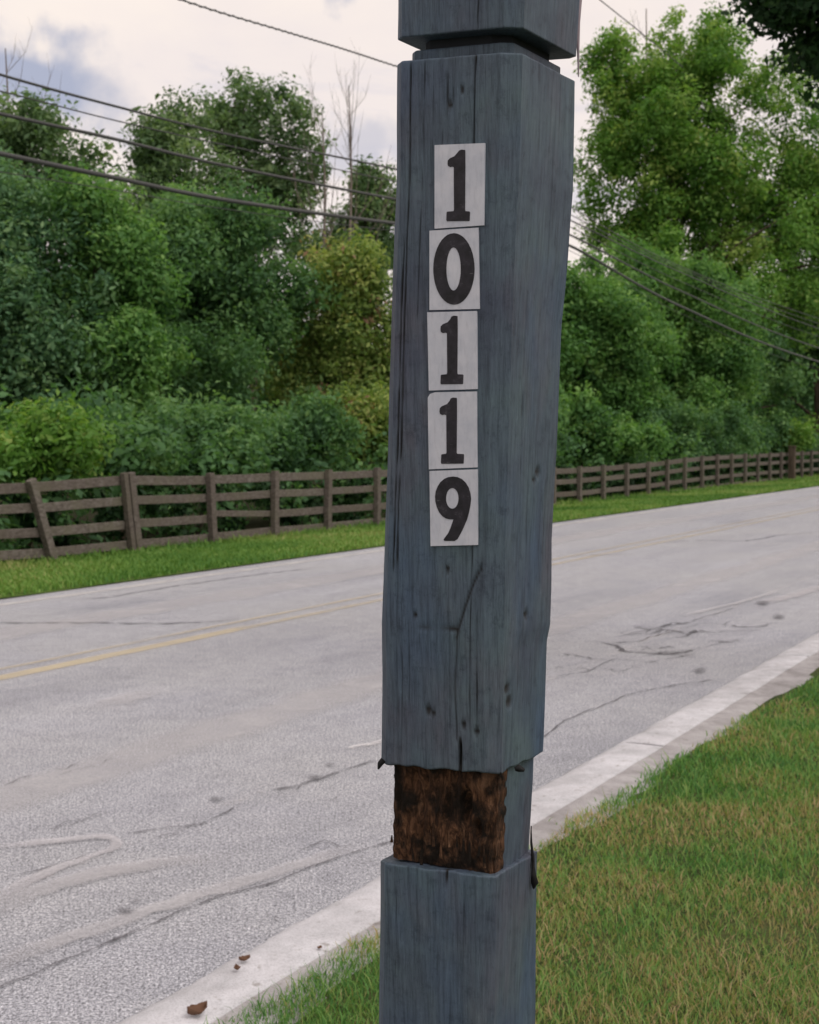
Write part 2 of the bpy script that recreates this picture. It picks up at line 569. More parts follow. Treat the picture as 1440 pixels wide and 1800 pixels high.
def kerb_section(t0, t1):
    prof = [(E_ROAD, -0.03), (E_ROAD - 0.004, 0.006), (E_ROAD - 0.03, 0.026), (E_ROAD - 0.06, 0.040), (E_ROAD - 0.09, 0.048),
            (E_ROAD - 0.15, 0.052), (K_IN + 0.014, 0.054), (K_IN, 0.048), (K_IN, -0.03)]
    n = 160
    V = []
    for j in range(n + 1):
        t = t0 + 0.011 + (t1 - t0 - 0.022) * j / n
        for i, (D, z) in enumerate(prof):
            w = 0.014 * noise.noise((t * 3.1, i * 0.7, 1)) + 0.010 * noise.noise((t * 21, i * 0.4, 5)) + 0.006 * noise.noise((t * 60, i * 0.4, 8))
            zz = 0.004 * noise.noise((t * 6, i * 1.1, 9))
            if j in (0, n) and 0 < i < len(prof) - 1: zz -= 0.006
            V.append(tuple(P(D + (w if i < 7 else w * .4), t, z + zz)))
    m = len(prof)
    Fc = []
    for j in range(n):
        for i in range(m - 1):
            Fc.append((j * m + i, j * m + i + 1, (j + 1) * m + i + 1, (j + 1) * m + i))
    me = bpy.data.meshes.new('kerb_section')
    me.from_pydata(V, [], Fc + [tuple(range(m)), tuple(range(n * m, n * m + m))[::-1]])
    bm = bmesh.new(); bm.from_mesh(me); bmesh.ops.recalc_face_normals(bm, faces=bm.faces); bm.to_mesh(me); bm.free()
    for p in me.polygons: p.use_smooth = len(p.vertices) == 4
    return link('kerb_section', me, M['kerb'], kerb)


for a, b in zip(joints[:-1], joints[1:]):
    kerb_section(a, b)


def ribbon(name, pts, width, mat, z=0.004, parent=None, step=0.06, ragged=0.35, wob=0.012, seed=0, soft=True):
    """ragged strip on the road along ground points; width may be a function of 0..1"""
    parent = parent or road
    pts = [Vector((p.x, p.y, 0)) for p in pts]
    L = [0]
    for a, b in zip(pts[:-1], pts[1:]): L.append(L[-1] + (b - a).length)
    n = max(3, int(L[-1] / step))
    V = []; edge = []
    width_is_thin = (not callable(width)) and width < .04
    for i in range(n + 1):
        s = L[-1] * i / n
        k = max(j for j in range(len(L)) if L[j] <= s + 1e-9)
        k = min(k, len(pts) - 2)
        f = (s - L[k]) / (L[k + 1] - L[k])
        p = pts[k].lerp(pts[k + 1], f)
        a = pts[max(0, k - 0)]; b = pts[k + 1]
        t = (b - a).normalized(); sd = Vector((-t.y, t.x, 0))
        w = (width(i / n) if callable(width) else width) / 2
        o = wob * (noise.noise((s * 1.7, seed * 7.3, 0)) * 2 + noise.noise((s * 7, seed * 3.3, 4)))
        w1 = w * (1 + ragged * 2 * noise.noise((s * 9, seed, 11)))
        w2 = w * (1 + ragged * 2 * noise.noise((s * 9, seed, 23)))
        for q in (-w1, -w1 * .5, w2 * .5, w2):
            v = p + sd * (o + q)
            V.append((v.x, v.y, z))
    Fc = []
    for i in range(n):
        for q in range(3):
            Fc.append((i * 4 + q, i * 4 + q + 1, i * 4 + q + 5, i * 4 + q + 4))
    me = bpy.data.meshes.new(name)
    me.from_pydata(V, [], Fc)
    at_ = me.attributes.new('edge', 'FLOAT', 'POINT')
    for i in range(len(V)):
        e = 0.0 if (soft and i % 4 in (0, 3)) else 1.0
        r = i // 4
        if soft: e *= min(1.0, r * step / (.05 if width_is_thin else .35), (n - r) * step / (.05 if width_is_thin else .35))
        at_.data[i].value = e
    me.update()
    if me.polygons[0].normal.z < 0: me.flip_normals()
    return link(name, me, mat, parent)


def img(pts): return [on_z(x, y, 0.0) for x, y in pts]


def along(D, t0, t1, n=2): return [P(D, t0 + (t1 - t0) * i / n) for i in range(n + 1)]


faint = mat_worn('almost_gone_yellow_paint', (0.56, 0.49, 0.36), 0.30, 1.0, 0.7)
ribbon('yellow_line', along(6.76, -20, 9.5), 0.20, M['yellow'], ragged=0.12, wob=0.004, step=0.15, seed=1)
ribbon('yellow_line', along(6.74, 9.2, 90), 0.14, faint, ragged=0.12, wob=0.004, step=0.15, seed=1, z=0.006)
ribbon('yellow_line', along(7.02, -20, 8.5), 0.10, faint, ragged=0.10, wob=0.004, step=0.15, seed=2)
ribbon('yellow_line', along(7.02, 8.3, 90), 0.10, faint, ragged=0.10, wob=0.004, step=0.15, seed=2, z=0.006)
ribbon('edge_line', along(3.55, -10, 90), 0.10, mat_worn('nearly_gone_white_paint', (0.70, 0.68, 0.69), 0.12, 1.3, 0.3), ragged=0.2, wob=0.004, step=0.1, seed=3)
ribbon('edge_line', along(9.72, -30, 120), 0.16, mat_worn('pale_far_edge_line', (0.62, 0.60, 0.59), 0.6, 1.8, 0.4), ragged=0.2, wob=0.01, step=0.2, seed=4)
ribbon('paint_dash', img([(618, 1318), (700, 1300)]), 0.05, M['white'], z=0.008, seed=5, soft=False)
# pale worn wheel tracks
ribbon('worn_track', along(4.5, -20, 90), 0.5, M['light'], z=0.003, ragged=0.2, wob=0.03, step=0.3, seed=6)
ribbon('worn_track', along(8.3, -20, 90), 0.7, M['light'], z=0.003, ragged=0.2, wob=0.03, step=0.3, seed=7)
ribbon('chalk_mark', img([(-80, 1640), (0, 1600), (90, 1562), (180, 1536), (280, 1520), (420, 1508)]), 0.16, M['light'], z=0.009, seed=47)
ribbon('chalk_mark', img([(-60, 1730), (60, 1672), (180, 1630), (300, 1590), (480, 1535), (640, 1486)]), 0.12, M['light'], z=0.0085, seed=48)
# cracks
CR = [
    ([(-60, 1770), (0, 1738), (100, 1698), (200, 1655), (300, 1612), (390, 1577), (470, 1556), (560, 1520), (650, 1492), (700, 1478), (790, 1440)], 0.013),
    ([(900, 1330), (970, 1283), (1010, 1262), (1060, 1240), (1100, 1224), (1150, 1212), (1200, 1203), (1260, 1196)], 0.015),
    ([(-60, 1099), (0, 1097), (120, 1097), (220, 1097), (310, 1096), (380, 1093), (420, 1088)], 0.05),
    ([(120, 1057), (200, 1049), (300, 1032), (420, 1015), (560, 998)], 0.04),
    ([(480, 1392), (520, 1385), (560, 1372), (620, 1350), (660, 1338)], 0.018),
    ([(220, 1466), (300, 1455), (350, 1452), (420, 1420)], 0.012),
    ([(1060, 1132), (1120, 1128), (1180, 1110), (1260, 1112), (1340, 1108)], 0.022),
    ([(1020, 1128), (1060, 1130), (1100, 1146), (1180, 1150), (1230, 1142)], 0.05),
    ([(1085, 1120), (1140, 1107), (1210, 1095), (1290, 1070)], 0.016),
    ([(1150, 955), (1240, 950), (1310, 952), (1380, 940), (1440, 936)], 0.05),
    ([(1000, 978), (1060, 976), (1130, 974)], 0.05),
    ([(980, 1190), (1030, 1182), (1080, 1160), (1140, 1165), (1230, 1150)], 0.014),
    ([(0, 1545), (60, 1535), (110, 1520), (160, 1503)], 0.010),
    ([(640, 1480), (600, 1490), (570, 1478), (520, 1500)], 0.009),
]
rc = random.Random(4)
for k in range(20):
    x = rc.uniform(1030, 1290); y = 1150 - (x - 1030) * .22 + rc.uniform(-28, 40)
    pts = [(x, y)]
    dx = rc.choice([-1, 1, 1])
    for q in range(rc.randint(3, 6)):
        x += dx * rc.uniform(8, 20); y += rc.uniform(-7, 5)
        pts.append((x, y))
    CR.append((pts, rc.choice([.01, .02, .05, .08])))
for k in range(10):
    x = rc.uniform(0, 560); y = rc.uniform(1330, 1560)
    pts = [(x, y)]
    for q in range(rc.randint(3, 6)):
        x += rc.uniform(8, 26); y -= rc.uniform(-4, 10)
        pts.append((x, y))
    CR.append((pts, rc.uniform(.004, .008)))
for i, (pts, w) in enumerate(CR):
    ribbon('crack', img(pts), w, M['crackm'], z=0.007, ragged=1.1, wob=0.014 if w < 0.02 else 0.03, step=0.015 if w < .02 else .05, seed=20 + i, soft=True)
# chalky loop and light smear
loop = [(-60, 1494), (0, 1490), (60, 1486), (120, 1478), (175, 1474), (203, 1477), (208, 1484), (196, 1496), (165, 1508), (110, 1526), (60, 1548), (0, 1578), (-60, 1605)]
ribbon('chalk_mark', img(loop), lambda k: 0.075 + 0.02 * math.sin(k * 9), M['swirl'], z=0.010, seed=40, wob=0.006, step=0.03)
ribbon('chalk_mark', img([(90, 1560), (160, 1540), (230, 1526), (300, 1517), (370, 1513)]), 0.13, M['light'], z=0.010, seed=41)
ribbon('chalk_mark', img([(150, 1250), (200, 1236), (250, 1222), (300, 1212)]), 0.3, M['light'], z=0.010, seed=42)
ribbon('chalk_mark', img([(1340, 1062), (1380, 1052), (1420, 1040), (1480, 1022)]), 0.22, M['swirl'], z=0.010, seed=43)
ribbon('chalk_mark', img([(1200, 1085), (1250, 1072), (1300, 1060), (1370, 1040)]), 0.10, M['light'], z=0.010, seed=44)


def blob(px, py, rx, ry, mat, name='stain', z=0.012, seed=0):
    V = []
    c = on_z(px, py, 0)
    for k in range(28):
        a = 2 * math.pi * k / 28
        r = 1 + 0.5 * noise.noise((math.cos(a) * 1.7 + seed, math.sin(a) * 1.7, seed))
        p = on_z(px + rx * r * math.cos(a), py + ry * r * math.sin(a), 0)
        V.append((p.x, p.y, z))
    V.append((c.x, c.y, z))
    me = bpy.data.meshes.new(name)
    me.from_pydata(V, [], [(k, (k + 1) % 28, 28) for k in range(28)])
    a_ = me.attributes.new('edge', 'FLOAT', 'POINT')
    for k in range(28): a_.data[k].value = 0.0
    a_.data[28].value = 1.6
    if me.polygons[0].normal.z < 0: me.flip_normals()
    return link(name, me, mat, road)


for i, (x, y, a, b) in enumerate([(222, 1605, 22, 8), (240, 1588, 10, 4), (1230, 1181, 14, 6), (1370, 1086, 12, 6), (380, 1408, 16, 5),
                                  (1340, 1062, 16, 5), (555, 1370, 16, 5), (580, 1347, 10, 3), (925, 1585, 6, 4), (485, 1618, 7, 4)]):
    blob(x, y, a, b, M['tar'], seed=i * 3.1)

# gritty gutter strip between kerb and lawn
gs = sheet('gutter_soil', K_IN + .001, 1.93, -40, 60, lambda D, t: 0.050 - 0.06 * (K_IN - D) + 0.006 * noise.noise((D * 20, t * 7, 2)), M['kerb_back'], 4, 500)


# ------------------------------------------------------------------ grass
def blades(roots, h, w, lean, v, name, mat, parent=None):
    n = len(roots)
    az_ = rng.uniform(0, 2 * np.pi, n)
    dx, dy = np.cos(az_), np.sin(az_)                   # width direction
    la = rng.uniform(0, 2 * np.pi, n)
    lx, ly = np.cos(la) * lean * h, np.sin(la) * lean * h
    z0 = roots[:, 2]
    def pt(f, wf):
        bx = roots[:, 0] + lx * f * f; by = roots[:, 1] + ly * f * f
        bz = z0 + h * (f - 0.25 * f * f * lean)
        return np.stack([bx + dx * w * wf, by + dy * w * wf, bz], 1)
    V = np.stack([pt(0, -.5), pt(0, .5), pt(.55, .38), pt(.55, -.38), pt(1, 0)], 1).reshape(-1, 3)
    b = np.arange(n) * 5
    q = np.stack([b, b + 1, b + 2, b + 3], 1)
    t = np.stack([b + 3, b + 2, b + 4], 1)
    me = np_mesh(name, V, [q, t], {'v': np.concatenate([v, v])})
    return link(name, me, mat, parent)


def fbm2(x, y, seed=0.0, octs=3):
    """cheap smooth value noise on arrays"""
    out = np.zeros_like(x); amp = 1; tot = 0
    for o in range(octs):
        f = 2 ** o
        xi = x * f + seed * 13.7; yi = y * f + seed * 5.1
        x0 = np.floor(xi); y0 = np.floor(yi); fx = xi - x0; fy = yi - y0
        fx = fx * fx * (3 - 2 * fx); fy = fy * fy * (3 - 2 * fy)
        def hsh(a, b):
            s = np.sin(a * 127.1 + b * 311.7 + o * 17.3) * 43758.5453
            return s - np.floor(s)
        v = (hsh(x0, y0) * (1 - fx) + hsh(x0 + 1, y0) * fx) * (1 - fy) + (hsh(x0, y0 + 1) * (1 - fx) + hsh(x0 + 1, y0 + 1) * fx) * fy
        out += v * amp; tot += amp; amp *= .5
    return out / tot


def lawn_grass():
    N = 1500000
    # sample in road coordinates, keep what a viewer near the camera could see
    D = rng.uniform(-3.2, 2.17, N); t = rng.uniform(0.5, 17, N)
    X = -D * CP + t * SP; Y = D * SP + t * CP
    k = X / np.maximum(Y, .1)
    keep = (Y > 2.7) & (k > -0.42) & (k < 0.42)
    dens = np.clip(4.0 / np.maximum(Y, .1), 0, 1) ** 1.5
    keep &= rng.uniform(0, 1, N) < dens * 1.0
    # ragged edge towards the kerb
    edge = np.interp(t, [2, 3.3, 4.8, 6.5, 9, 14], [2.14, 2.12, 2.06, 2.02, 1.93, 1.88]) + 0.08 * (fbm2(t * 2.2, t * 0.3, 2) - .5) + 0.06 * (fbm2(t * 9, D * 0, 5) - .5)
    keep &= D < edge + rng.exponential(0.012, N)
    D, t, X, Y = D[keep], t[keep], X[keep], Y[keep]
    thin = fbm2(X * 2.2, Y * 2.2, 8)
    k2 = rng.uniform(0, 1, len(D)) < np.clip(0.55 + 1.6 * (thin - 0.3), 0.35, 1)
    D, t, X, Y = D[k2], t[k2], X[k2], Y[k2]
    n = len(D)
    Z = np.full(n, 0.043)
    patch = fbm2(X * 0.9, Y * 0.9, 3)
    patch2 = fbm2(X * 3.5, Y * 3.5, 4)
    near = np.clip((6.2 - Y) / 2.6, 0, 1)               # drier lawn around the post
    dry = np.clip(-0.10 + (patch - 0.48) * 2.8 + (patch2 - .5) * 1.6 + near * (0.6 + .5 * (fbm2(X * 1.7, Y * 1.7, 12) > .5)) * np.clip((X + .1) * 2, 0, 1), 0, 1)
    v = np.clip(rng.normal(0.25, 0.19, n) + dry * rng.uniform(0.0, 0.78, n), 0, 1)
    h = rng.gamma(5, 0.0070, n) * (0.6 + 0.8 * patch2) * (1 - .25 * dry)
    far = np.clip(Y / 4, 1, 3)
    w = rng.uniform(0.0022, 0.0042, n) * far
    o = blades(np.stack([X, Y, Z], 1), h, w, rng.uniform(0.2, 1.1, n), v, 'lawn_grass', M['g_lawn'])
    tag(o, 'mown lawn of green blades with dry brown patches beside the kerb', 'grass', kind='stuff')
    return n


def verge_grass():
    N = 200000
    D = rng.uniform(E_FAR - 0.02, 13.3, N); t = rng.uniform(5, 75, N)
    X = -D * CP + t * SP; Y = D * SP + t * CP
    keep = (np.abs(X / Y) < .40)
    e = E_FAR + 0.10 * (fbm2(t * 1.1, D * 0, 7) - .3)
    keep &= D > e
    keep &= rng.uniform(0, 1, N) < np.clip(22 / Y, .35, 1)
    D, t, X, Y = D[keep], t[keep], X[keep], Y[keep]
    n = len(D)
    k = np.clip((D - E_FAR) / 3.2, 0, 1)
    Z = 0.012 + 0.02 * np.clip((D - E_FAR) * 6, 0, 1) - 0.12 * k
    v = np.clip(fbm2(X * .5, Y * .5, 6) * 1.3 - .3 + rng.normal(0, .22, n), 0, 1)
    tall = np.clip((D - 12.6) * 2, 0, 1)
    h = rng.uniform(0.04, 0.09, n) * (1 + 1.9 * tall * rng.uniform(0, 1, n))
    w = rng.uniform(0.012, 0.025, n) * np.clip(Y / 22, 1, 2.5)
    o = blades(np.stack([X, Y, Z], 1), h, w, rng.uniform(0.2, 1.0, n), v, 'verge_grass', M['g_verge'])
    tag(o, 'bright green mown grass strip between far road edge and brown fence', 'grass', kind='stuff')
    return n


print('blades', lawn_grass(), verge_grass())


# ------------------------------------------------------------------ foliage
def leaf_mesh(cent, nrm, size, v, name, aspect=0.55):
    n = len(cent)
    nrm = nrm / np.maximum(np.linalg.norm(nrm, axis=1, keepdims=True), 1e-6)
    r = rng.normal(size=(n, 3))
    a = np.cross(nrm, r); a /= np.maximum(np.linalg.norm(a, axis=1, keepdims=True), 1e-6)
    b = np.cross(nrm, a)
    s = size[:, None]
    fold = nrm * s * 0.16
    V = np.stack([cent - a * s, cent + b * s * aspect + fold, cent + a * s, cent - b * s * aspect + fold], 1).reshape(-1, 3)
    q = np.arange(n * 4).reshape(n, 4)
    return np_mesh(name, V, q, {'v': v})


def crown_points(ells, nclump, leaves_per, clump_r, shell=0.55, loose=1.0):
    """ells: list of (centre, rx, ry, rz, weight). clumps through the volume, leaves around the clumps"""
    # break the outline into uneven tufts and shoots
    extra = []
    for e in ells:
        for _ in range(15):
            d = rng.normal(size=3); d /= np.linalg.norm(d)
            if d[2] < -0.3: d[2] *= -1
            k = rng.uniform(0.22, 0.42)
            c = np.array(e[0]) + d * np.array((e[1], e[2], e[3])) * rng.uniform(0.72, 1.0 + 0.16 * loose * loose)
            extra.append((tuple(c), e[1] * k * .8, e[2] * k * .8, e[3] * k * rng.uniform(.8, 1.5) * loose, e[4] * 0.055))
    ells = [(e[0], e[1] * .84, e[2] * .84, e[3] * .84, e[4] * .50) for e in ells] + extra
    wts = np.array([e[4] for e in ells], float); wts /= wts.sum()
    C = []; Rr = []; tone = []
    for i in range(nclump):
        e = ells[rng.choice(len(ells), p=wts)]
        d = rng.normal(size=3); d /= np.linalg.norm(d)
        r = rng.uniform(0, 1) ** shell
        # uneven outline
        bump = 0.86 + 0.55 * noise.noise((d[0] * 2 + e[0][0], d[1] * 2, d[2] * 2 + e[0][2]))
        C.append(np.array(e[0]) + d * r * bump * np.array((e[1], e[2], e[3])))
        Rr.append(clump_r * rng.choice([.45, .7, .9, 1.2]) * rng.uniform(0.8, 1.2))
        tone.append(rng.normal(0, 0.21) + 0.24 * d[2] * r)  # random tone, plus light on the crown tops put into leaf colour
    C = np.array(C); Rr = np.array(Rr); tone = np.array(tone)
    idx = np.repeat(np.arange(nclump), rng.poisson(leaves_per * (0.25 + 0.75 * (Rr / clump_r) ** 1.6)))
    n = len(idx)
    d = rng.normal(size=(n, 3)); d /= np.linalg.norm(d, axis=1, keepdims=True)
    rr = rng.uniform(0, 1, n) ** 0.5
    off = d * (rr * Rr[idx])[:, None] * np.array((1.05, 1.05, 0.95))
    P_ = C[idx] + off
    P_[:, 2] -= 0.10 * (off[:, 0] ** 2 + off[:, 1] ** 2) / np.maximum(Rr[idx], .05)       # drooping edges
    nrm = d * np.array((1, 1, 1.0)) + rng.normal(size=(n, 3)) * 0.9 + np.array((0, 0, 0.6))
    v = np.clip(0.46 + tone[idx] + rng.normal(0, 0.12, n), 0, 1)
    return P_, nrm, v, C


def limbs(base, top, r0, targets, ntar=14, sides=6):
    parts = []
    base = Vector(base); top = Vector(top)
    n = 9
    path = []
    for i in range(n + 1):
        f = i / n
        p = base.lerp(top, f)
        p.x += 0.03 * (top - base).length * noise.noise((f * 3, base.x, base.y)) * (f > 0)
        p.y += 0.03 * (top - base).length * noise.noise((f * 3, base.y, 7)) * (f > 0)
        path.append(p)
    rad = [r0 * (1.25 if i == 0 else 1) * (1 - 0.85 * i / n) for i in range(n + 1)]
    parts.append(tube(path, rad, sides))
    if len(targets):
        sel = rng.choice(len(targets), min(ntar, len(targets)), replace=False)
        for s in sel:
            T = Vector(targets[s])
            f = min(0.95, max(0.25, (T.z - base.z) / max(.1, (top.z - base.z)) - 0.22))
            k = f * n; i0 = min(n - 1, int(k))
            S = path[i0].lerp(path[i0 + 1], k - i0)
            ra = r0 * (1 - 0.85 * f) * 0.5
            mid = S.lerp(T, 0.5) + Vector((0, 0, 0.10 * (T - S).length))
            parts.append(tube([S, S.lerp(mid, .5) + Vector((0, 0, .02)), mid, mid.lerp(T, .55), T], [ra, ra * .8, ra * .55, ra * .35, ra * .12], 5))
    return parts


def tree(name, label, cat, px, D, ells, mat, nclump, lpc, clump_r, leaf, r0=0.16, bark='bark', trunk_top=None, shell=0.55, group=None, ntar=14, base_z=-0.14, trunk_px=None, depth_f=0.9):
    Y = depth_of(px, D)
    m = Y / F
    E = []
    for (x, y, rx, ry, *w) in ells:
        c = at(x, y, Y + rng.uniform(-.5, .5))
        E.append((tuple(c), rx * m, rx * m * depth_f, ry * m, (w[0] if w else rx * ry)))
    bx = at(trunk_px if trunk_px is not None else px, 770, Y)
    root = empty(name, (bx.x, bx.y, base_z))
    tag(root, label, cat, group)
    LS = 0.56
    Pn, nr, v, C = crown_points(E, int(nclump * 1.3), lpc * 1.9, clump_r * 1.05, shell, 1.8 if name == 'shrub' else 1.15)
    ok = Pn[:, 2] > base_z + .05
    Pn, nr, v = Pn[ok], nr[ok], v[ok]
    size = leaf * LS * rng.uniform(0.55, 1.3, len(Pn))
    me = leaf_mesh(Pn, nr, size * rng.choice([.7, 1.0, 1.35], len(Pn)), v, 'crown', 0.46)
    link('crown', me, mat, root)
    topz = max(e[0][2] + e[3] * 0.55 for e in E)
    if trunk_top: tp = at(trunk_top[0], trunk_top[1], Y)
    else:
        e = max(E, key=lambda q: q[0][2]); tp = Vector((e[0][0], e[0][1], topz))
    Vv, Fc = merge(limbs((bx.x, bx.y, base_z), tp, r0, C, ntar))
    link('trunk' if r0 > 0.05 else 'stem', np_mesh('trunk', Vv, Fc, smooth=True), M[bark], root)
    return root


BACK = 'trees of the woodland behind the fence'
# tall thin-crowned trees farther back, left of the post
tree('tall_tree', 'tall thin-crowned tree rising over the wood at the left edge of the picture', 'tree', 30, 27,
     [(20, 240, 80, 55), (-70, 300, 90, 90), (60, 320, 130, 90), (170, 380, 60, 60), (150, 290, 34, 34, 800)], M['leaf_olive'], 150, 75, 0.62, 0.15, 0.17, group=BACK)
tree('tall_tree', 'tall airy tree whose narrow top stands left of the double-headed one', 'tree', 305, 28,
     [(322, 225, 48, 40), (262, 262, 36, 36), (315, 315, 85, 70), (300, 420, 110, 90)], M['leaf_olive'], 120, 75, 0.62, 0.15, 0.15, group=BACK)
tree('tall_tree', 'tallest double-headed tree with a round top, left of the bare dead trees', 'tree', 450, 27,
     [(425, 205, 62, 50), (508, 235, 46, 58), (470, 300, 85, 60), (440, 400, 90, 90), (395, 260, 35, 50)], M['leaf_olive'], 180, 75, 0.60, 0.15, 0.17, group=BACK)
tree('tall_tree', 'small-topped tree showing between the bare dead trees and the post', 'tree', 650, 27,
     [(650, 335, 38, 44), (672, 390, 60, 60), (625, 440, 70, 50), (640, 480, 90, 80), (560, 450, 60, 40)], M['leaf_olive'], 150, 75, 0.62, 0.16, 0.15, group=BACK)
# middle rank
tree('broadleaf_tree', 'dark bluish green tree filling the left edge behind the fence', 'tree', 30, 20.5,
     [(20, 520, 130, 150), (-60, 420, 120, 110), (60, 640, 130, 140), (-60, 640, 150, 160), (30, 400, 90, 70)], M['leaf_blue'], 430, 95, 0.55, 0.115, 0.2, group=BACK)
tree('broadleaf_tree', 'mid green tree with drooping sprays between the bluish tree and the biggest dark one', 'tree', 190, 19,
     [(170, 440, 70, 70), (190, 540, 90, 110), (190, 680, 110, 130), (150, 370, 40, 40)], M['leaf_mid'], 330, 95, 0.50, 0.11, 0.17, group=BACK)
tree('broadleaf_tree', 'biggest dark green tree behind the fence below the double-headed treetop', 'tree', 380, 20,
     [(370, 460, 100, 90), (300, 560, 90, 110), (430, 560, 90, 120), (360, 680, 150, 120), (320, 400, 50, 60), (420, 400, 60, 50)], M['leaf_dark'], 520, 95, 0.52, 0.115, 0.22, group=BACK)
tree('broadleaf_tree', 'yellowish green tree turning brown, close to the left of the post', 'tree', 590, 18.5,
     [(600, 510, 66, 75), (575, 600, 85, 90), (640, 620, 66, 120), (560, 700, 90, 80), (650, 720, 70, 80)], M['leaf_yellow'], 330, 85, 0.52, 0.115, 0.16, group=BACK)
tree('broadleaf_tree', 'shaded green tree mostly hidden behind the post', 'tree', 830, 21,
     [(800, 560, 100, 130), (870, 620, 110, 140), (820, 700, 150, 90)], M['leaf_mid'], 260, 85, 0.75, 0.17, 0.2, group=BACK)
# right of the post
tree('broadleaf_tree', 'tall bright green tree right of the post with gaps of sky in its crown', 'tree', 1190, 20,
     [(1160, 180, 105, 105), (1240, 120, 85, 75), (1080, 140, 42, 62, 3000), (1080, 290, 72, 100, 6500), (1270, 330, 130, 120), (1180, 330, 100, 130), (1140, 440, 85, 70), (1270, 470, 160, 120), (1400, 410, 90, 110), (1340, 150, 85, 75, 4600), (1420, 240, 70, 70, 2600), (1500, 380, 110, 150), (1150, 540, 110, 70), (1330, 570, 130, 80), (1110, 370, 80, 80, 4000), (1210, 230, 120, 90, 6000)],
     M['leaf_bright'], 1150, 70, 0.80, 0.19, 0.33, group=BACK, ntar=34, trunk_top=(1190, 90))
tree('broadleaf_tree', 'dark leafy tree low beside the right edge of the post', 'tree', 1060, 17.5,
     [(1070, 590, 85, 105), (1020, 680, 85, 110), (1120, 700, 85, 90), (1020, 550, 60, 70)], M['leaf_mid'], 360, 90, 0.62, 0.15, 0.2, group=BACK)
tree('broadleaf_tree', 'dense dark green tree in the middle right behind the far fence', 'tree', 1230, 18,
     [(1220, 620, 105, 95), (1180, 700, 95, 90), (1290, 680, 100, 100), (1230, 770, 120, 40)], M['leaf_dark'], 420, 90, 0.68, 0.17, 0.25, group=BACK)
tree('broadleaf_tree', 'shadowy tree with a dark trunk at the right edge above the last fence posts', 'tree', 1425, 15.5,
     [(1380, 620, 80, 70), (1450, 560, 90, 90), (1360, 720, 60, 50), (1480, 680, 70, 70)], M['leaf_dark'], 260, 85, 0.75, 0.19, 0.34, group=BACK, trunk_px=1432, trunk_top=(1440, 560))
tree('broadleaf_tree', 'full fresh green tree whose drooping boughs hang nearly to the fence right of the post', 'tree', 1190, 17.4,
     [(1120, 500, 80, 60), (1210, 540, 90, 80), (1170, 620, 100, 90), (1255, 650, 80, 80), (1060, 610, 60, 80), (1220, 720, 110, 50), (1050, 720, 60, 60)],
     M['leaf_mid'], 620, 80, 0.70, 0.16, 0.24, group=BACK, ntar=20)
# shrubs right behind the fence; dark leaves on most stand for shadow low down
SH = 'shrubs growing against the back of the fence'
for (lab, px, D, ells, mat, nc) in [
    ('yellow-green shrub spilling up behind the fence at the left edge', 40, 14.7, [(30, 800, 110, 45), (90, 790, 70, 40)], 'leaf_bright', 120),
    ('grey-green shrub behind the fence just left of the doubled post', 215, 14.9, [(190, 780, 80, 50), (250, 800, 60, 40)], 'leaf_dark', 120),
    ('dark round shrub behind the third fence bay from the left', 345, 15.2, [(330, 790, 80, 45), (390, 780, 60, 50)], 'leaf_dark', 120),
    ('nearly black-green shrub behind the fence below the yellowish tree', 490, 15.2, [(480, 790, 80, 42), (540, 780, 60, 45)], 'leaf_dark', 120),
    ('olive shrub behind the fence touching the left side of the post', 620, 15.0, [(620, 770, 60, 60), (680, 770, 60, 60)], 'leaf_yellow', 110),
    ('low dark shrub behind the fence hidden mostly by the post', 830, 15.2, [(800, 770, 90, 50), (900, 770, 90, 50)], 'leaf_dark', 120),
    ('leafy green shrub behind the fence just right of the post', 1030, 15.0, [(1010, 770, 60, 50), (1080, 775, 60, 38)], 'leaf_mid', 120),
    ('dark shrub behind the distant middle bays of the fence', 1180, 15.2, [(1150, 775, 60, 32), (1230, 765, 60, 36)], 'leaf_dark', 120),
    ('pale yellow-green shrub by the tall dark post at the far right', 1392, 13.6, [(1375, 785, 22, 24), (1405, 778, 22, 22)], 'leaf_bright', 70),
    ('dark scrub between the distant fence bays and the pale shrub', 1310, 15.2, [(1310, 775, 55, 30)], 'leaf_dark', 90)]:
    tree('shrub', lab, 'shrub', px, D, ells, M[mat], nc, 70, 0.40, 0.10 if px < 900 else 0.14, 0.045, group=SH, ntar=8)


def mass(name, label, D0, D1, t0, t1, z0, zf, n, leaf, mat, cl=0.8):
    k = n // 60
    D = rng.uniform(D0, D1, k); t = rng.uniform(t0, t1, k)
    top = zf(t)
    z = z0 + (top - z0) * rng.uniform(0, 1, k) ** 0.85
    C = np.stack([-D * CP + t * SP, D * SP + t * CP, z], 1)
    idx = np.repeat(np.arange(k), 60)
    d = rng.normal(size=(len(idx), 3)); d /= np.linalg.norm(d, axis=1, keepdims=True)
    Pn = C[idx] + d * (rng.uniform(0, 1, len(idx)) ** .5 * cl)[:, None]
    nr = d + rng.normal(size=Pn.shape) * .5 + np.array((0, 0, .7))
    tone = rng.normal(0, .16, k)
    v = np.clip(.35 + tone[idx] + rng.normal(0, .16, len(idx)), 0, 1)
    me = leaf_mesh(Pn, nr, leaf * rng.uniform(.6, 1.25, len(idx)), v, name)
    tag(link(name, me, mat), label, 'foliage', kind='stuff')


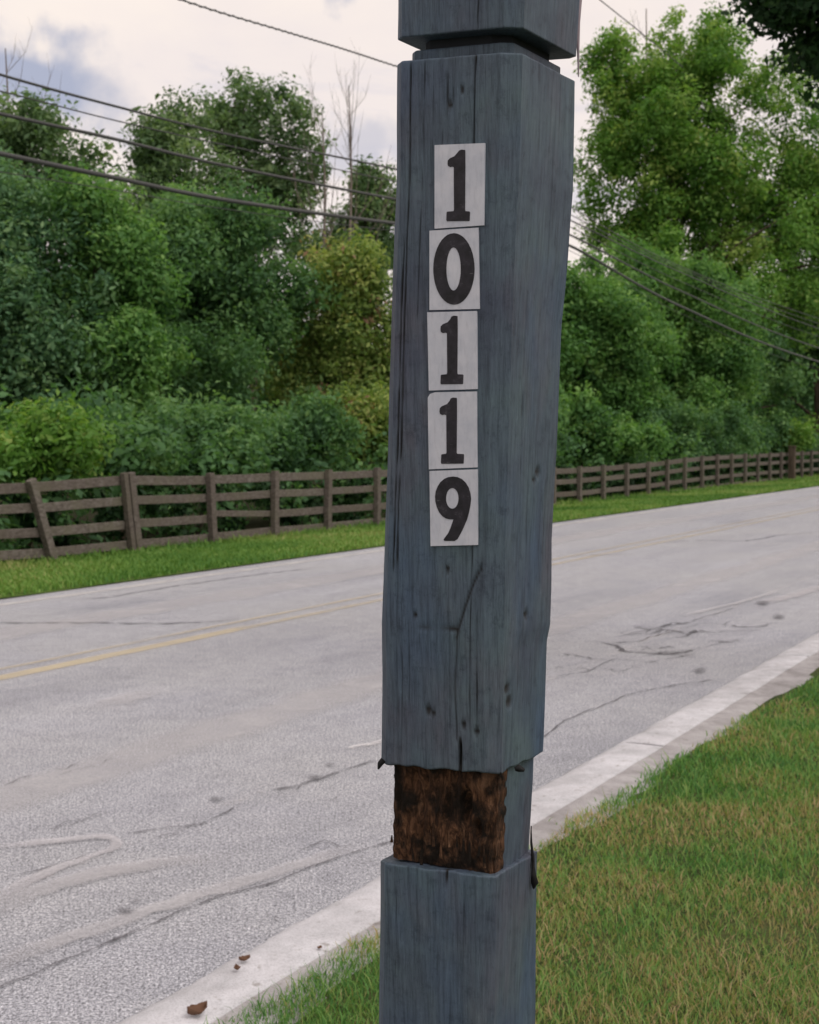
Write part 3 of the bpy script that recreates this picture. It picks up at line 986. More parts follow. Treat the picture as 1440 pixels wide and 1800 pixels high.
mass('undergrowth', 'tangled dark undergrowth along the back of the fence', 13.7, 17.5, 2, 85, -0.1, lambda t: 0.9 + 2.6 * fbm2(t * .6, t * 0, 3) ** 1.5, 60000, 0.085, M['leaf_dark'], 0.5)
mass('understory', 'low growth coloured dark for shade, seen between the fence rails', 13.35, 14.6, 2, 85, -0.1, lambda t: 0.75 + 0 * t, 26000, 0.085, M['leaf_maple'], 0.22)  # dark leaf colour stands for the shade low behind the rails
mass('distant_wood', 'continuous dark wood closing the view far behind the nearer trees', 31, 37, 0, 170, 0, lambda t: 3.8 + 2.5 * fbm2(t * .22, t * 0, 9) + np.clip((t - 40) * .05, 0, 4), 90000, 0.30, M['leaf_dark'], 1.2)


mass('far_wood', 'far dark wood where the road ends', -70, 31, 158, 172, 0, lambda t: 9 + 4 * fbm2(t * .3, t * 2.1, 2), 42000, 0.5, M['leaf_mid'], 2.2)


def bare_tree(label, px, D, top_y, n, spread, r0, seed, base_y=770, trunk_px=None):
    rr = random.Random(seed)
    Y = depth_of(px, D)
    b = at(px, 770, Y); top = at(px + rr.uniform(-6, 6), top_y, Y)
    root = empty('dead_tree', (b.x, b.y, -0.14))
    tag(root, label, 'tree', 'bare dead trees standing above the leafy wood')
    H = top.z
    parts = []
    path = [Vector((b.x + 0.05 * math.sin(i), b.y, -0.14 + (H + .14) * i / 10)) for i in range(11)]
    parts.append(tube(path, [r0 * (1 - .88 * i / 10) for i in range(11)], 6))
    tw = []
    for i in range(n):
        f = rr.uniform(0.5, 0.97)
        S = Vector((b.x, b.y, H * f)); S.x += 0.05 * math.sin(f * 10)
        ang = rr.uniform(0, 2 * math.pi)
        ln = spread * rr.uniform(.5, 1) * (1.25 - f)
        T = S + Vector((math.cos(ang) * ln * .55, math.sin(ang) * ln * .55, ln * rr.uniform(.9, 1.5)))
        md = S.lerp(T, .5) + Vector((math.cos(ang) * .12 * ln, math.sin(ang) * .12 * ln, -.05 * ln))
        r1 = r0 * .20 * (1.2 - f) + .004
        tw.append(tube([S, md, T], [r1, r1 * .6, r1 * .2], 4))
        for q in range(5):
            g = rr.uniform(.3, .95)
            s2 = S.lerp(md, g * 2) if g < .5 else md.lerp(T, g * 2 - 1)
            t2 = s2 + Vector((rr.uniform(-.3, .3), rr.uniform(-.3, .3), rr.uniform(.3, .6))) * ln * .5
            tw.append(tube([s2, t2], [r1 * .42, r1 * .14], 3))
    V1, F1 = merge(parts)
    link('trunk', np_mesh('trunk', V1, F1, smooth=True), M['bark_grey'], root)
    V2, F2 = merge(tw)
    link('branches', np_mesh('branches', V2, F2), M['bark_grey'], root)


bare_tree('bare grey dead tree with thin upright twigs, left of the two beside the post', 570, 23, 200, 16, 5.0, 0.11, 3)
bare_tree('bare dead tree nearer the post, slightly taller than its neighbour', 616, 23.5, 150, 20, 5.5, 0.11, 5)
bare_tree('spindly bare treetop above the leaves at the left edge', 22, 30, 85, 18, 6.0, 0.13, 9)
bare_tree('bare twiggy top poking above the bright tree right of the post', 1130, 24, 15, 14, 6.0, 0.2, 12)


# overhanging branch, top right, from a tree on the lawn outside the frame
def overhang():
    root = empty('maple_tree', (3.9, 7.4, 0.09))
    tag(root, 'near dark-leaved tree whose branch hangs into the top right corner', 'tree')
    Y = 8.2; m = Y / F
    E = []
    for (x, y, rx, ry) in [(1400, 0, 75, 55), (1440, 70, 62, 62), (1370, -40, 80, 60), (1330, 30, 36, 28), (1470, 120, 52, 44), (1560, 0, 130, 100), (1500, -140, 200, 130), (1700, -200, 260, 240)]:
        c = at(x, y, Y)
        E.append((tuple(c), rx * m * 1.25, rx * m * 1.2, ry * m * 1.25, rx * ry))
    Pn, nr, v, C = crown_points(E, 760, 90, 0.15, 0.6)
    me = leaf_mesh(Pn, nr, 0.033 * rng.uniform(.6, 1.2, len(Pn)), v, 'crown', 0.5)
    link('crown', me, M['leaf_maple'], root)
    Vv, Fc = merge(limbs((3.9, 7.4, 0.05), (3.7, 7.6, 6.2), 0.2, C, 30))
    link('trunk', np_mesh('trunk', Vv, Fc, smooth=True), M['bark'], root)


overhang()


# ------------------------------------------------------------------ fence
def board_box(p0, p1, h, th, up=Vector((0, 0, 1)), n=6, seed=0, taper=0.0):
    """a weathered board from p0 to p1 (ends), height h, thickness th"""
    d = (p1 - p0).normalized()
    s = up.cross(d).normalized(); u = d.cross(s)
    V = []
    for i in range(n + 1):
        f = i / n
        c = p0.lerp(p1, f) + u * (0.005 * noise.noise((f * 2.2, seed * 1.7, 0)) - 0.010 * math.sin(f * math.pi) * (noise.noise((seed, 4, 4)) + .4)) + s * 0.006 * noise.noise((f * 3, seed, 9))
        hh = h * (1 + .05 * noise.noise((f * 5, seed, 2)))
        b = 0.006
        for (a, c2) in ((-th / 2, -hh / 2 + b), (-th / 2 + b, -hh / 2), (th / 2 - b, -hh / 2), (th / 2, -hh / 2 + b), (th / 2, hh / 2 - b), (th / 2 - b, hh / 2), (-th / 2 + b, hh / 2), (-th / 2, hh / 2 - b)):
            V.append(tuple(c + s * a + u * c2))
    Fc = []
    for i in range(n):
        for k in range(8):
            k2 = (k + 1) % 8
            Fc.append((i * 8 + k, i * 8 + k2, (i + 1) * 8 + k2, (i + 1) * 8 + k))
    Fc.append(tuple(range(8))[::-1]); Fc.append(tuple(n * 8 + k for k in range(8)))
    me = bpy.data.meshes.new('board')
    me.from_pydata(V, [], Fc)
    bm = bmesh.new(); bm.from_mesh(me); bmesh.ops.recalc_face_normals(bm, faces=bm.faces); bm.to_mesh(me); bm.free()
    return me


# observed base row of the fence in the photograph
BASE = [(-300, 1010), (0, 990), (105, 986), (248, 970), (378, 956), (485, 945), (578, 936), (665, 928), (800, 913), (1021, 893), (1063, 887), (1143, 878), (1204, 869), (1265, 860), (1345, 851), (1440, 843), (1600, 826)]
TOP = [(-300, 868), (0, 848), (62, 849), (160, 846), (232, 836), (368, 837), (485, 832), (578, 830), (665, 826), (1000, 824), (1063, 820), (1143, 814), (1204, 806), (1265, 801), (1380, 796), (1440, 793), (1600, 785)]


def interp(tab, x):
    for (a, b), (c, d) in zip(tab[:-1], tab[1:]):
        if x <= c: return b + (d - b) * (x - a) / (c - a)
    return tab[-1][1]


def px_of(p):
    d = p - EYEP
    c, s = math.cos(PITCH), math.sin(PITCH)
    w = d.y * c - d.z * s
    return 720 + F * d.x / w


fence = empty('wooden_fence', P(D_FENCE, 13.5, -0.1))
tag(fence, 'long weathered brown four-rail wooden fence running along the far side of the road', 'fence')
ts = [13.55 + 1.74 * i for i in range(-5, 29)]
fix = {13.55: 13.55}
obs = [13.55, 15.33, 17.14, 18.85, 20.5, 22.24] + [22.24 + 1.697 * i for i in range(1, 6)] + [32.42, 34.1, 35.9, 37.7, 39.4, 41.1, 42.9, 44.6]
obs = [13.55 - 1.75 * i for i in range(5, 0, -1)] + obs + [44.6 + 1.72 * i for i in range(1, 24)]
heads = []
for i, t in enumerate(obs):
    g = P(D_FENCE, t, 0)
    x = px_of(Vector((g.x, g.y, 0)))
    zb = on_D(x, interp(BASE, x), D_FENCE).z
    zt = on_D(x, interp(TOP, x), D_FENCE).z
    zt = zt if x > -300 else zb + 1.03
    lean = 0.0
    if i == 5: lean = -0.50
    if i == 6: lean = -0.18
    if i == 7: lean = -0.09
    lean += 0.10 * noise.noise((i * 3.3, 0, 1))
    b = P(D_FENCE, t - lean * -0.35 * -1, zb - 0.2); tp = P(D_FENCE, t + lean * 0.65, zt + 0.045)
    u = Vector((SP, CP, 0))
    link('post', board_box(b, tp, 0.12, 0.10, up=u, n=4, seed=i), M['board'], fence)
    if i == 6:   # doubled post
        link('post', board_box(b + u * -0.12 + Vector((0, 0, .02)), tp + u * -0.13 + Vector((0, 0, .0)), 0.09, 0.09, up=u, n=4, seed=i + .5), M['board'], fence)
    heads.append((t, zb, zt))
rails_f = [0.94, 0.68, 0.37, 0.10]
off = Vector((-CP, SP, 0)) * 0.072       # rails nailed to the far side of the posts
for i in range(len(heads) - 1):
    (t0, b0, c0), (t1, b1, c1) = heads[i], heads[i + 1]
    for q, f in enumerate(rails_f):
        if i == 7 and q == 2: continue
        j0 = 0.018 * noise.noise((i * 1.7, q * 3.1, 0)); j1 = 0.018 * noise.noise((i * 1.7 + 1, q * 3.1, 5))
        l0 = {5: -.50, 6: -.18, 7: -.09}.get(i, 0) * (f - .35); l1 = {5: -.50, 6: -.18, 7: -.09}.get(i + 1, 0) * (f - .35)
        p0 = P(D_FENCE, t0 + l0 + .004, b0 + (c0 - b0) * f + j0) + off
        p1 = P(D_FENCE, t1 + l1 - .004, b1 + (c1 - b1) * f + j1) + off
        link('rail', board_box(p0, p1, 0.125 if q else 0.135, 0.03, n=6, seed=i * 4 + q + 50), M['board'], fence)
# the rail of the fourth bay has dropped at one end
(t0, b0, c0), (t1, b1, c1) = heads[7], heads[8]
link('rail', board_box(P(D_FENCE, t0, b0 + .48) + off, P(D_FENCE, t1, b1 + (c1 - b1) * .37) + off, 0.1, 0.03, seed=99), M['board'], fence)

gp = empty('gate_post', P(12.85, 54.3, -0.1))
tag(gp, 'taller dark post standing by the fence near the right edge', 'post')
link('shaft', board_box(P(12.85, 54.3, -0.3), P(12.85, 54.3, 1.25), 0.24, 0.24, up=Vector((SP, CP, 0)), n=4, seed=3), M['bark'], gp)
link('cap', board_box(P(12.85, 54.3, 1.251), P(12.85, 54.3, 1.30), 0.29, 0.29, up=Vector((SP, CP, 0)), n=2, seed=4), M['bark'], gp)

# ------------------------------------------------------------------ power lines
DW = 12.2


def wire(label, pts, r, twist=0.0):
    W = [on_D(x, y, DW) for x, y in pts]
    # smooth by Catmull-Rom
    path = []
    for i in range(len(W) - 1):
        p0 = W[max(0, i - 1)]; p1 = W[i]; p2 = W[i + 1]; p3 = W[min(len(W) - 1, i + 2)]
        n = 14
        for k in range(n):
            t = k / n
            path.append(0.5 * ((2 * p1) + (p2 - p0) * t + (2 * p0 - 5 * p1 + 4 * p2 - p3) * t * t + (3 * p1 - p0 - 3 * p2 + p3) * t ** 3))
    path.append(W[-1])
    parts = [tube(path, [r] * len(path), 6)]
    if twist:
        pp = []
        fine = []
        for a, b in zip(path[:-1], path[1:]):
            for k in range(6): fine.append(a.lerp(b, k / 6))
        for i, p in enumerate(fine):
            a = i * 0.9
            pp.append(p + Vector((0, math.cos(a) * twist, math.sin(a) * twist)))
        parts.append(tube(pp, [r * .8] * len(pp), 4))
    V, Fc = merge(parts)
    o = link('overhead_wire', np_mesh('overhead_wire', V, Fc, smooth=True), M['wire'])
    tag(o, label, 'wire', 'overhead wires above the fence')


wire('topmost twisted wire crossing the sky and ending at the post top', [(-400, -290), (0, -118), (320, 0), (500, 55), (600, 85), (686, 113), (800, 150), (905, 182)], 0.011, 0.014)
wire('second wire from the top, dark, crossing the treetops left of the post', [(-400, 10), (0, 131), (200, 186), (400, 236), (690, 296), (905, 345), (1000, 386), (1200, 480), (1440, 578), (1700, 665)], 0.017)
wire('thin third wire just under the second', [(-400, 62), (0, 160), (200, 211), (400, 256), (690, 318), (905, 360), (1000, 398), (1200, 496), (1440, 592), (1700, 675)], 0.009)
wire('thick fourth wire from the top left of the post', [(-400, 110), (0, 200), (200, 244), (400, 292), (690, 349), (905, 386), (1000, 412), (1200, 513), (1440, 612), (1700, 690)], 0.023)
wire('thickest and lowest heavy black cable', [(-400, 185), (0, 270), (200, 312), (400, 352), (690, 392), (905, 415), (1000, 431), (1200, 540), (1440, 636), (1700, 705)], 0.032)
wire('faint hair-thin wire below the heaviest cable', [(-400, 232), (0, 302), (200, 334), (400, 368), (690, 405), (905, 424), (1000, 440), (1200, 552), (1440, 650), (1700, 715)], 0.006)
wire('slender service line fanning highest down to the right edge of the picture', [(905, 300), (1000, 362), (1200, 470), (1440, 560), (1700, 640)], 0.012)
wire('slender service line second from the top of the fan at the right edge', [(905, 322), (1000, 376), (1200, 474), (1440, 569), (1700, 650)], 0.010)

pk = (905 - 720) / F
tp_ = DW * (CP + pk * SP) / (SP - pk * CP)
pole = empty('utility_pole', P(DW + 0.2, tp_, -0.1))
tag(pole, 'wooden utility pole carrying the overhead wires, directly behind the numbered post', 'utility pole')
V, Fc = tube([P(DW + .22, tp_, -0.3), P(DW + .22, tp_, 4), P(DW + .22, tp_, 9.2)], [0.15, 0.13, 0.10], 14)
link('shaft', np_mesh('shaft', V, Fc, smooth=True), M['pole'], pole)
for y in (182, 300, 322, 345, 360, 386, 415, 424):
    z = on_D(905, y, DW).z
    V, Fc = tube([P(DW + .13, tp_, z), P(DW + .02, tp_, z)], [0.03, 0.035], 8)
    link('insulator', np_mesh('insulator', V, Fc, smooth=True), M['glass'], pole)

wd = [at(1055, -60, 22), at(1040, 0, 22.0), at(1110, 52, 23), at(1180, 105, 24)]
V, Fc = tube([at(980, -70, 21), at(1045, -8, 22), at(1118, 50, 23.5), at(1200, 118, 25)], [0.009] * 4, 6)
tag(link('overhead_wire', np_mesh('overhead_wire', V, Fc, smooth=True), M['wire']), 'short steep service wire at the top edge, right of the post', 'wire')

# ------------------------------------------------------------------ the numbered post
YC0 = 1.344
LEAN = math.tan(R(3.0))
DL, DR = 0.0636, 0.1255


def tabf(tab):
    return lambda y: interp(tab, y)


XL = tabf([(-700, 700), (0, 691), (100, 690), (300, 688), (430, 684), (550, 680), (830, 673), (1000, 667), (1110, 663), (1200, 665), (1340, 664), (1515, 662), (1800, 660), (4000, 645)])
XC = tabf([(-700, 940), (0, 915), (100, 911), (300, 905), (550, 894), (960, 882), (1360, 876), (1545, 868), (1800, 862), (4000, 800)])
XR = tabf([(-700, 1050), (0, 1019), (100, 1014), (200, 1012), (300, 1010), (430, 1001), (550, 991), (800, 981), (960, 973), (1050, 973), (1120, 971), (1150, 965), (1330, 959), (1420, 955), (1560, 947), (1800, 944), (4000, 925)])


def post_corner(y):
    """world points L, C, R, B of the square section whose front corner projects to image row y"""
    d = ray(XC(y), y)
    # C lies on the leaning axis plane Y = YC0 - LEAN*(z-EYE)
    k = YC0 / (d.y + LEAN * d.z)
    C = EYEP + d * k
    z = C.z
    c, s = math.cos(PITCH), math.sin(PITCH)
    sc = C.y / YC0
    def P3(x, Y):
        w = Y * c - (z - EYE) * s
        return Vector(((x - 720) / F * w, Y, z))
    L_ = P3(XL(y), C.y + DL * sc); R_ = P3(XR(y), C.y + DR * sc)
    return L_, C, R_, L_ + R_ - C


post = empty('house_number_post', (0.1, 1.45, 0.09))
tag(post, 'weathered slate blue square wooden post with five number tiles and a rotten notch', 'post')

# vertical checks (cracks) in the front face: (u across 0..1, y0, y1, depth mm, half width)
FC = [(0.095, 92, 1000, 3.2, .010), (0.755, -400, 110, 5.0, .006), (0.745, 95, 480, 5.5, .0065), (0.735, 440, 700, 1.2, .006), (0.235, 90, 560, 2.2, .006), (0.335, 100, 300, 1.2, .004),
      (0.06, 420, 1010, 4.0, .008), (0.11, 600, 1300, 1.0, .004), (0.475, 110, 200, 2.5, .010), (0.50, -300, 40, 1.0, .004), (0.62, -300, 60, 1.0, .004), (0.53, 150, 185, 3.0, .010),
      (0.43, 220, 250, 2.5, .010), (0.765, 1310, 1372, 9.0, .022), (0.16, 950, 1345, 1.6, .006), (0.60, 980, 1090, 0.8, .004), (0.24, 1080, 1250, 1.3, .007),
      (0.86, 950, 1290, 1.6, .009), (0.93, 1080, 1310, 2.0, .009), (0.36, 1545, 1900, 1.2, .005), (0.13, 1530, 1900, 1.2, .005), (0.56, 1560, 1700, 1.2, .005), (0.72, 1600, 1900, 1.0, .005),
      (0.67, 1540, 1565, 5.0, .02), (0.86, 1560, 2000, 1.2, .01), (0.30, -300, 60, 1.0, .004), (0.84, 100, 900, 0.7, .006), (0.42, 970, 1100, 0.7, .004), (0.66, 1100, 1320, 1.0, .006)]
RC = [(0.25, 500, 900, 1.8, .01), (0.12, 560, 760, 1.2, .008), (0.6, 200, 420, 0.8, .008), (0.42, 780, 960, 1.0, .008), (0.8, 850, 1010, 1.6, .012), (0.30, 940, 1010, 2, .01), (0.5, 1390, 1900, 1.4, .012)]
DENT = [(0.74, 800, 14, .02, 2.5), (0.70, 808, 10, .02, 2)]


def crack_depth(face, u, y):
    d = 0.0
    for (cu, y0, y1, dep, hw) in (FC if face == 0 else RC if face == 1 else []):
        if y < y0 - 15 or y > y1 + 15: continue
        w = cu + 0.008 * noise.noise((y * .006, cu * 20, 0)) + 0.003 * noise.noise((y * .03, cu * 20, 3))
        a = abs(u - w) / hw
        if a < 1:
            e = min(1, max(0, (y - y0 + 15) / 30)) * min(1, max(0, (y1 + 15 - y) / 30))
            br = 0.65 + 0.7 * noise.noise((y * .02, cu * 9, 8))
            d = max(d, dep * (1 - a * a) * e * max(.15, br))
    if face == 0:
        # diagonal gouge curling from the corner down to the left
        if 1000 < y < 1130:
            cu = 0.97 - 0.25 * ((y - 1000) / 130) ** .7
            a = abs(u - cu) / .022
            if a < 1: d = max(d, 2.2 * (1 - a))
        if 1130 <= y < 1310:
            cu = 0.72 + .01 * math.sin(y * .04)
            a = abs(u - cu) / .018
            if a < 1: d = max(d, 1.6 * (1 - a))
        # horizontal scratch
        if 0.30 < u < 0.76:
            a = abs(y - (1110 + 3 * math.sin(u * 9))) / 4.5
            if a < 1: d = max(d, 2.4 * (1 - a) * (1 if u > .42 else (u - .3) / .12))
        for (du, dy, rr_) in ((0.44, 1256, 9), (0.49, 1262, 7), (0.8, 1278, 7), (0.93, 1290, 8), (0.30, 1090, 6), (0.62, 1005, 6), (0.5, 175, 8), (0.62, 150, 6)):
            q = ((u - du) * 215) ** 2 + ((y - dy) * .8) ** 2
            if q < rr_ * rr_: d = max(d, 2.5 * (1 - q / rr_ / rr_))
    if face == 1:
        for (du, dy, rr_) in ((0.62, 830, 7), (0.55, 845, 5), (0.15, 1240, 9), (0.1, 1215, 8), (0.45, 1090, 6)):
            q = ((u - du) * 95) ** 2 + ((y - dy) * .6) ** 2
            if q < rr_ * rr_: d = max(d, 2.2 * (1 - q / rr_ / rr_))
    return d * 0.001


def post_block(name, y0, y1, inset=0.0, ch=0.010, mat='paint', tilt0=(0, 0), tilt1=(0, 0), row=0.004, rough=0.0006, end_bevel=0.003, ragged=(0, 0), parent=None, cracks=True, face_inset=(0, 0)):
    """a length of the post between the image rows y0 (upper) and y1 (lower).
    tilt = extra height (m) of the cut at the left and the right face end"""
    za = post_corner(y0)[1].z; zb = post_corner(y1)[1].z
    hh = za - zb
    n = max(2, int(hh / row))
    fs = sorted(set([0, .0006 / hh, .0014 / hh, .0025 / hh, .004 / hh] + [i / n for i in range(1, n)] + [1 - .004 / hh, 1 - .0025 / hh, 1 - .0014 / hh, 1 - .0006 / hh, 1]))
    fs = [f for f in fs if 0 <= f <= 1]
    n = len(fs) - 1
    NF, NR, NC = (110, 56, 4)
    V = []; cr = []
    m = None
    rows = []
    for j in range(n + 1):
        f = fs[j]
        y = y0 + (y1 - y0) * f
        L_, C, R_, B = post_corner(y)
        ex = (C - L_).normalized(); ey = (R_ - C).normalized()
        # inset all sides
        nF = Vector((ex.y, -ex.x, 0)).normalized()      # front normal, toward viewer
        nR = Vector((ey.y, -ey.x, 0)).normalized()
        if nF.y > 0: nF = -nF
        if nR.x < 0: nR = -nR
        e = 0.0
        dt = min((y - y0) / (y1 - y0), 1) * (za - zb); db = (za - zb) - dt
        eb = end_bevel
        for q in (dt, db):
            if q < eb: e = max(e, eb - math.sqrt(max(0, eb * eb - (eb - q) ** 2)))
        ins = inset + e
        L2 = L_ + (C - L_).normalized() * ins - nF * (ins + face_inset[0])
        C2 = C - nF * (ins + face_inset[0]) - nR * (ins + face_inset[1])
        R2 = R_ - nR * (ins + face_inset[1]) - ey * ins
        B2 = B - (B - L_).normalized() * ins - (B - R_).normalized() * ins
        ring = []; fid = []
        chm = ch * (1 + .25 * noise.noise((y * .004, 2, 2)))
        def seg(a, b, k, face, nn):
            for i in range(k):
                u = i / (k - 1)
                p = a.lerp(b, u)
                ring.append((p, face, u, nn))
        nLft = (L_ - C).normalized(); nBk = (R_ - C).normalized()
        chr_ = chm * 1.7                     # front/right arris is broader
        chl = chm * 1.0
        seg(L2 + (C2 - L2).normalized() * chl, C2 - (C2 - L2).normalized() * chr_, NF, 0, nF)
        seg(C2 + (R2 - C2).normalized() * chr_ * .55, R2 - (R2 - C2).normalized() * chm * .5, NR, 1, nR)
        seg(R2 + (B2 - R2).normalized() * chm * .8, B2 - (B2 - R2).normalized() * chm, NC * 3, 2, -nF)
        seg(B2 + (L2 - B2).normalized() * chm, L2 + (B2 - L2).normalized() * chl, NC * 3, 3, -nR)
        if m is None: m = len(ring)
        width = (C - L_).length
        for (p, face, u, nn) in ring:
            # height tilt of the saw cuts
            du = (p - C).dot(ex) / -width            # 0 at corner, 1 at left
            dv = (p - C).dot(ey) / width
            tz = (1 - f) * (tilt0[0] * du + tilt0[1] * dv) + f * (tilt1[0] * du + tilt1[1] * dv)
            rg = ragged[0] * (1 - f) ** 8 * noise.noise((u * 6 + face * 3, 1, y0 * .01)) + ragged[1] * f ** 8 * noise.noise((u * 7 + face * 3, 5, y1 * .01))
            d = crack_depth(face, u, y) if cracks else 0
            if ((face == 0 and u > .02 and u < .985) or face == 1) and cracks:
                g = noise.noise((u * 42 + face * 11, y * .0035, 0)) * 0.5 + noise.noise((u * 110, y * .006, 5)) * .35
            else: g = 0.2 * noise.noise((y * .02, face, u * 5))
            wv = noise.noise((u * 2.2 + face * 5, y * .006, 7)) * 1.6
            q = p + nn * ((g + wv) * rough - d)
            q.z += tz + rg
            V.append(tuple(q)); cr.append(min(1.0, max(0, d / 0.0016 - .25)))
    Fc = []
    for j in range(n):
        for i in range(m):
            i2 = (i + 1) % m
            Fc.append((j * m + i, (j + 1) * m + i, (j + 1) * m + i2, j * m + i2))
    capa = tuple(range(m)); capb = tuple(range(n * m, n * m + m))[::-1]
    me = bpy.data.meshes.new(name)
    me.from_pydata(V, [], Fc + [capa, capb])
    a = me.attributes.new('crack', 'FLOAT', 'POINT')
    a.data.foreach_set('value', cr)
    bm = bmesh.new(); bm.from_mesh(me); bmesh.ops.recalc_face_normals(bm, faces=bm.faces)
    for e in bm.edges:
        if any(len(q.verts) > 4 for q in e.link_faces): e.smooth = False
        a_, b_ = e.verts[0].index % m, e.verts[1].index % m
        if a_ == b_ and a_ in (0, NF - 1, NF, NF + NR - 1): e.smooth = False
    bm.to_mesh(me); bm.free()
    for p in me.polygons: p.use_smooth = len(p.vertices) == 4
    return link(name, me, M[mat], parent or post)


post_block('shaft', -480, 46, tilt1=(0.007, 0.004), end_bevel=0.0012)
post_block('groove', 30, 74, inset=0.021, cracks=False, row=0.003, tilt0=(0.007, 0), tilt1=(0.006, 0), mat='kerf_shade')  # inner piece, coloured dark as shadow under the top length
post_block('groove', 64, 100, inset=0.0125, ch=0.006, cracks=False, row=0.002, end_bevel=.002, tilt0=(0.006, 0.003))
post_block('shaft', 89, 1362, tilt0=(0.007, 0.003), tilt1=(-0.004, -0.006), ragged=(0.0006, 0.0022), end_bevel=0.0018)
lower = post_block('shaft', 1543, 3400, tilt0=(-0.003, -0.010), ragged=(0.002, 0), end_bevel=0.0022, row=0.008)
core = post_block('core', 1350, 1560, inset=0.011, ch=0.004, cracks=False, row=0.003, face_inset=(0.022, -0.004), rough=0.0012)


def rotten_face():
    """torn brown wood standing in the front of the notch"""
    V = []; NX, NZ = 90, 60
    ys = [1348 + (1546 - 1348) * j / NZ for j in range(NZ + 1)]
    for j, y in enumerate(ys):
        L_, C, R_, B = post_corner(y)
        ex = (C - L_).normalized()
        nF = Vector((ex.y, -ex.x, 0)).normalized()
        if nF.y > 0: nF = -nF
        a = L_ + ex * (0.0115 + 0.0025 * noise.noise((y * .05, 0, 0)) + 0.001 * noise.noise((y * .3, 0, 0))); b = C - ex * (0.0065 + 0.002 * noise.noise((y * .06, 9, 0)))
        for i in range(NX + 1):
            u = i / NX
            p = a.lerp(b, u)
            g = noise.noise((u * 22, y * .020, 0)) * 3.0 + abs(noise.noise((u * 34, y * .05, 4))) * 2.6 + noise.noise((u * 5, y * .02, 2)) * 4.0
            pit = 0
            for (cu, cy, ru, ry, dp) in ((.72, 1435, .06, 40, 9), (.55, 1440, .05, 30, 6), (.20, 1400, .08, 30, 4), (.84, 1470, .04, 22, 7), (.42, 1500, .07, 30, 3)):
                q = ((u - cu) / ru) ** 2 + ((y - cy) / ry) ** 2
                if q < 1: pit = max(pit, dp * (1 - q))
            edge = min(u, 1 - u)
            dep = 0.0145 - g * 0.0009 + pit * .001
            dep = max(dep, 0.0105) if edge > .02 else 0.0165
            V.append(tuple(p - nF * dep))
    Fc = []
    for j in range(NZ):
        for i in range(NX):
            a = j * (NX + 1) + i
            Fc.append((a, a + NX + 1, a + NX + 2, a + 1))
    # back and sides so that it has body
    nv = len(V)
    ringi = [i for i in range(NX + 1)] + [j * (NX + 1) + NX for j in range(1, NZ + 1)] + [NZ * (NX + 1) + i for i in range(NX - 1, -1, -1)] + [j * (NX + 1) for j in range(NZ - 1, 0, -1)]
    L_, C, R_, B = post_corner(1440)
    ex = (C - L_).normalized(); nF = Vector((ex.y, -ex.x, 0)).normalized()
    if nF.y > 0: nF = -nF
    for k in ringi: V.append(tuple(Vector(V[k]) - nF * 0.022))
    for k in range(len(ringi)):
        k2 = (k + 1) % len(ringi)
        Fc.append((ringi[k], ringi[k2], nv + k2, nv + k))
    Fc.append(tuple(nv + k for k in range(len(ringi))))
    me = bpy.data.meshes.new('rotten_wood')
    me.from_pydata(V, [], Fc)
    bm = bmesh.new(); bm.from_mesh(me); bmesh.ops.recalc_face_normals(bm, faces=bm.faces); bm.to_mesh(me); bm.free()
    o = link('rotten_wood', me, M['rot'], post)
    o['label'] = 'bare brown rotten wood exposed in the notch'


rotten_face()


def splinter(pts, w, depth_y, mat, name='splinter', label=None):
    """small torn piece given by image points at the face depth"""
    P0 = [at(x, y, depth_y) for x, y in pts]
    V, Fc = tube(P0, w, 6)
    o = link(name, np_mesh(name, V, Fc, smooth=True), M[mat], post)
    if label: o['label'] = label


# front-face plane for the tiles
def front_frame():
    L1, C1, _, _ = post_corner(300); L2, C2, _, _ = post_corner(950)
    n = (C1 - L1).cross(C2 - L1).normalized()
    if n.y > 0: n = -n
    return L1.copy(), n


FP, FN = front_frame()


def on_face(x, y, off=0.0):
    d = ray(x, y)
    o = FP + FN * off
    k = (o - EYEP).dot(FN) / d.dot(FN)
    return EYEP + d * k


def slab(name, outline, hole, z_back, z_front, mat, parent):
    """prism from image outlines lying in the post's front plane, front face z_front proud"""
    outs = [outline] + ([hole] if hole else [])
    fr = [[on_face(x, y, z_front) for x, y in o] for o in outs]
    bk = [[p - FN * (z_front - z_back) for p in o] for o in fr]
    tri = geometry.tessellate_polygon(fr)
    flat = [p for o in fr for p in o]; flatb = [p for o in bk for p in o]
    n = len(flat)
    V = [tuple(p) for p in flat + flatb]
    Fc = [tuple(t) for t in tri] + [tuple(n + i for i in t[::-1]) for t in tri]
    o0 = 0
    for o in fr:
        m = len(o)
        for i in range(m):
            i2 = (i + 1) % m
            Fc.append((o0 + i, o0 + i2, n + o0 + i2, n + o0 + i))
        o0 += m
    me = bpy.data.meshes.new(name)
    me.from_pydata(V, [], Fc)
    bm = bmesh.new(); bm.from_mesh(me); bmesh.ops.recalc_face_normals(bm, faces=bm.faces); bm.to_mesh(me); bm.free()
    ob = bpy.data.objects.new(name, me)
    me.materials.append(M[mat])
    COL.objects.link(ob)
    ob.parent = parent
    from mathutils import Matrix
    ob.matrix_parent_inverse = Matrix.Translation(post.location).inverted() if parent == post else Matrix.Identity(4)
    return ob


def cr3(pts): return [(720 + x / 4.8625, 230 + y / 4.8625) for x, y in pts]
def cr4(pts): return [(720 + x / 4.8625, 600 + y / 4.8625) for x, y in pts]


def ell(cx, cy, rx, ry, n=40): return [(cx + rx * math.cos(2 * math.pi * k / n), cy + ry * math.sin(2 * math.pi * k / n)) for k in range(n)]


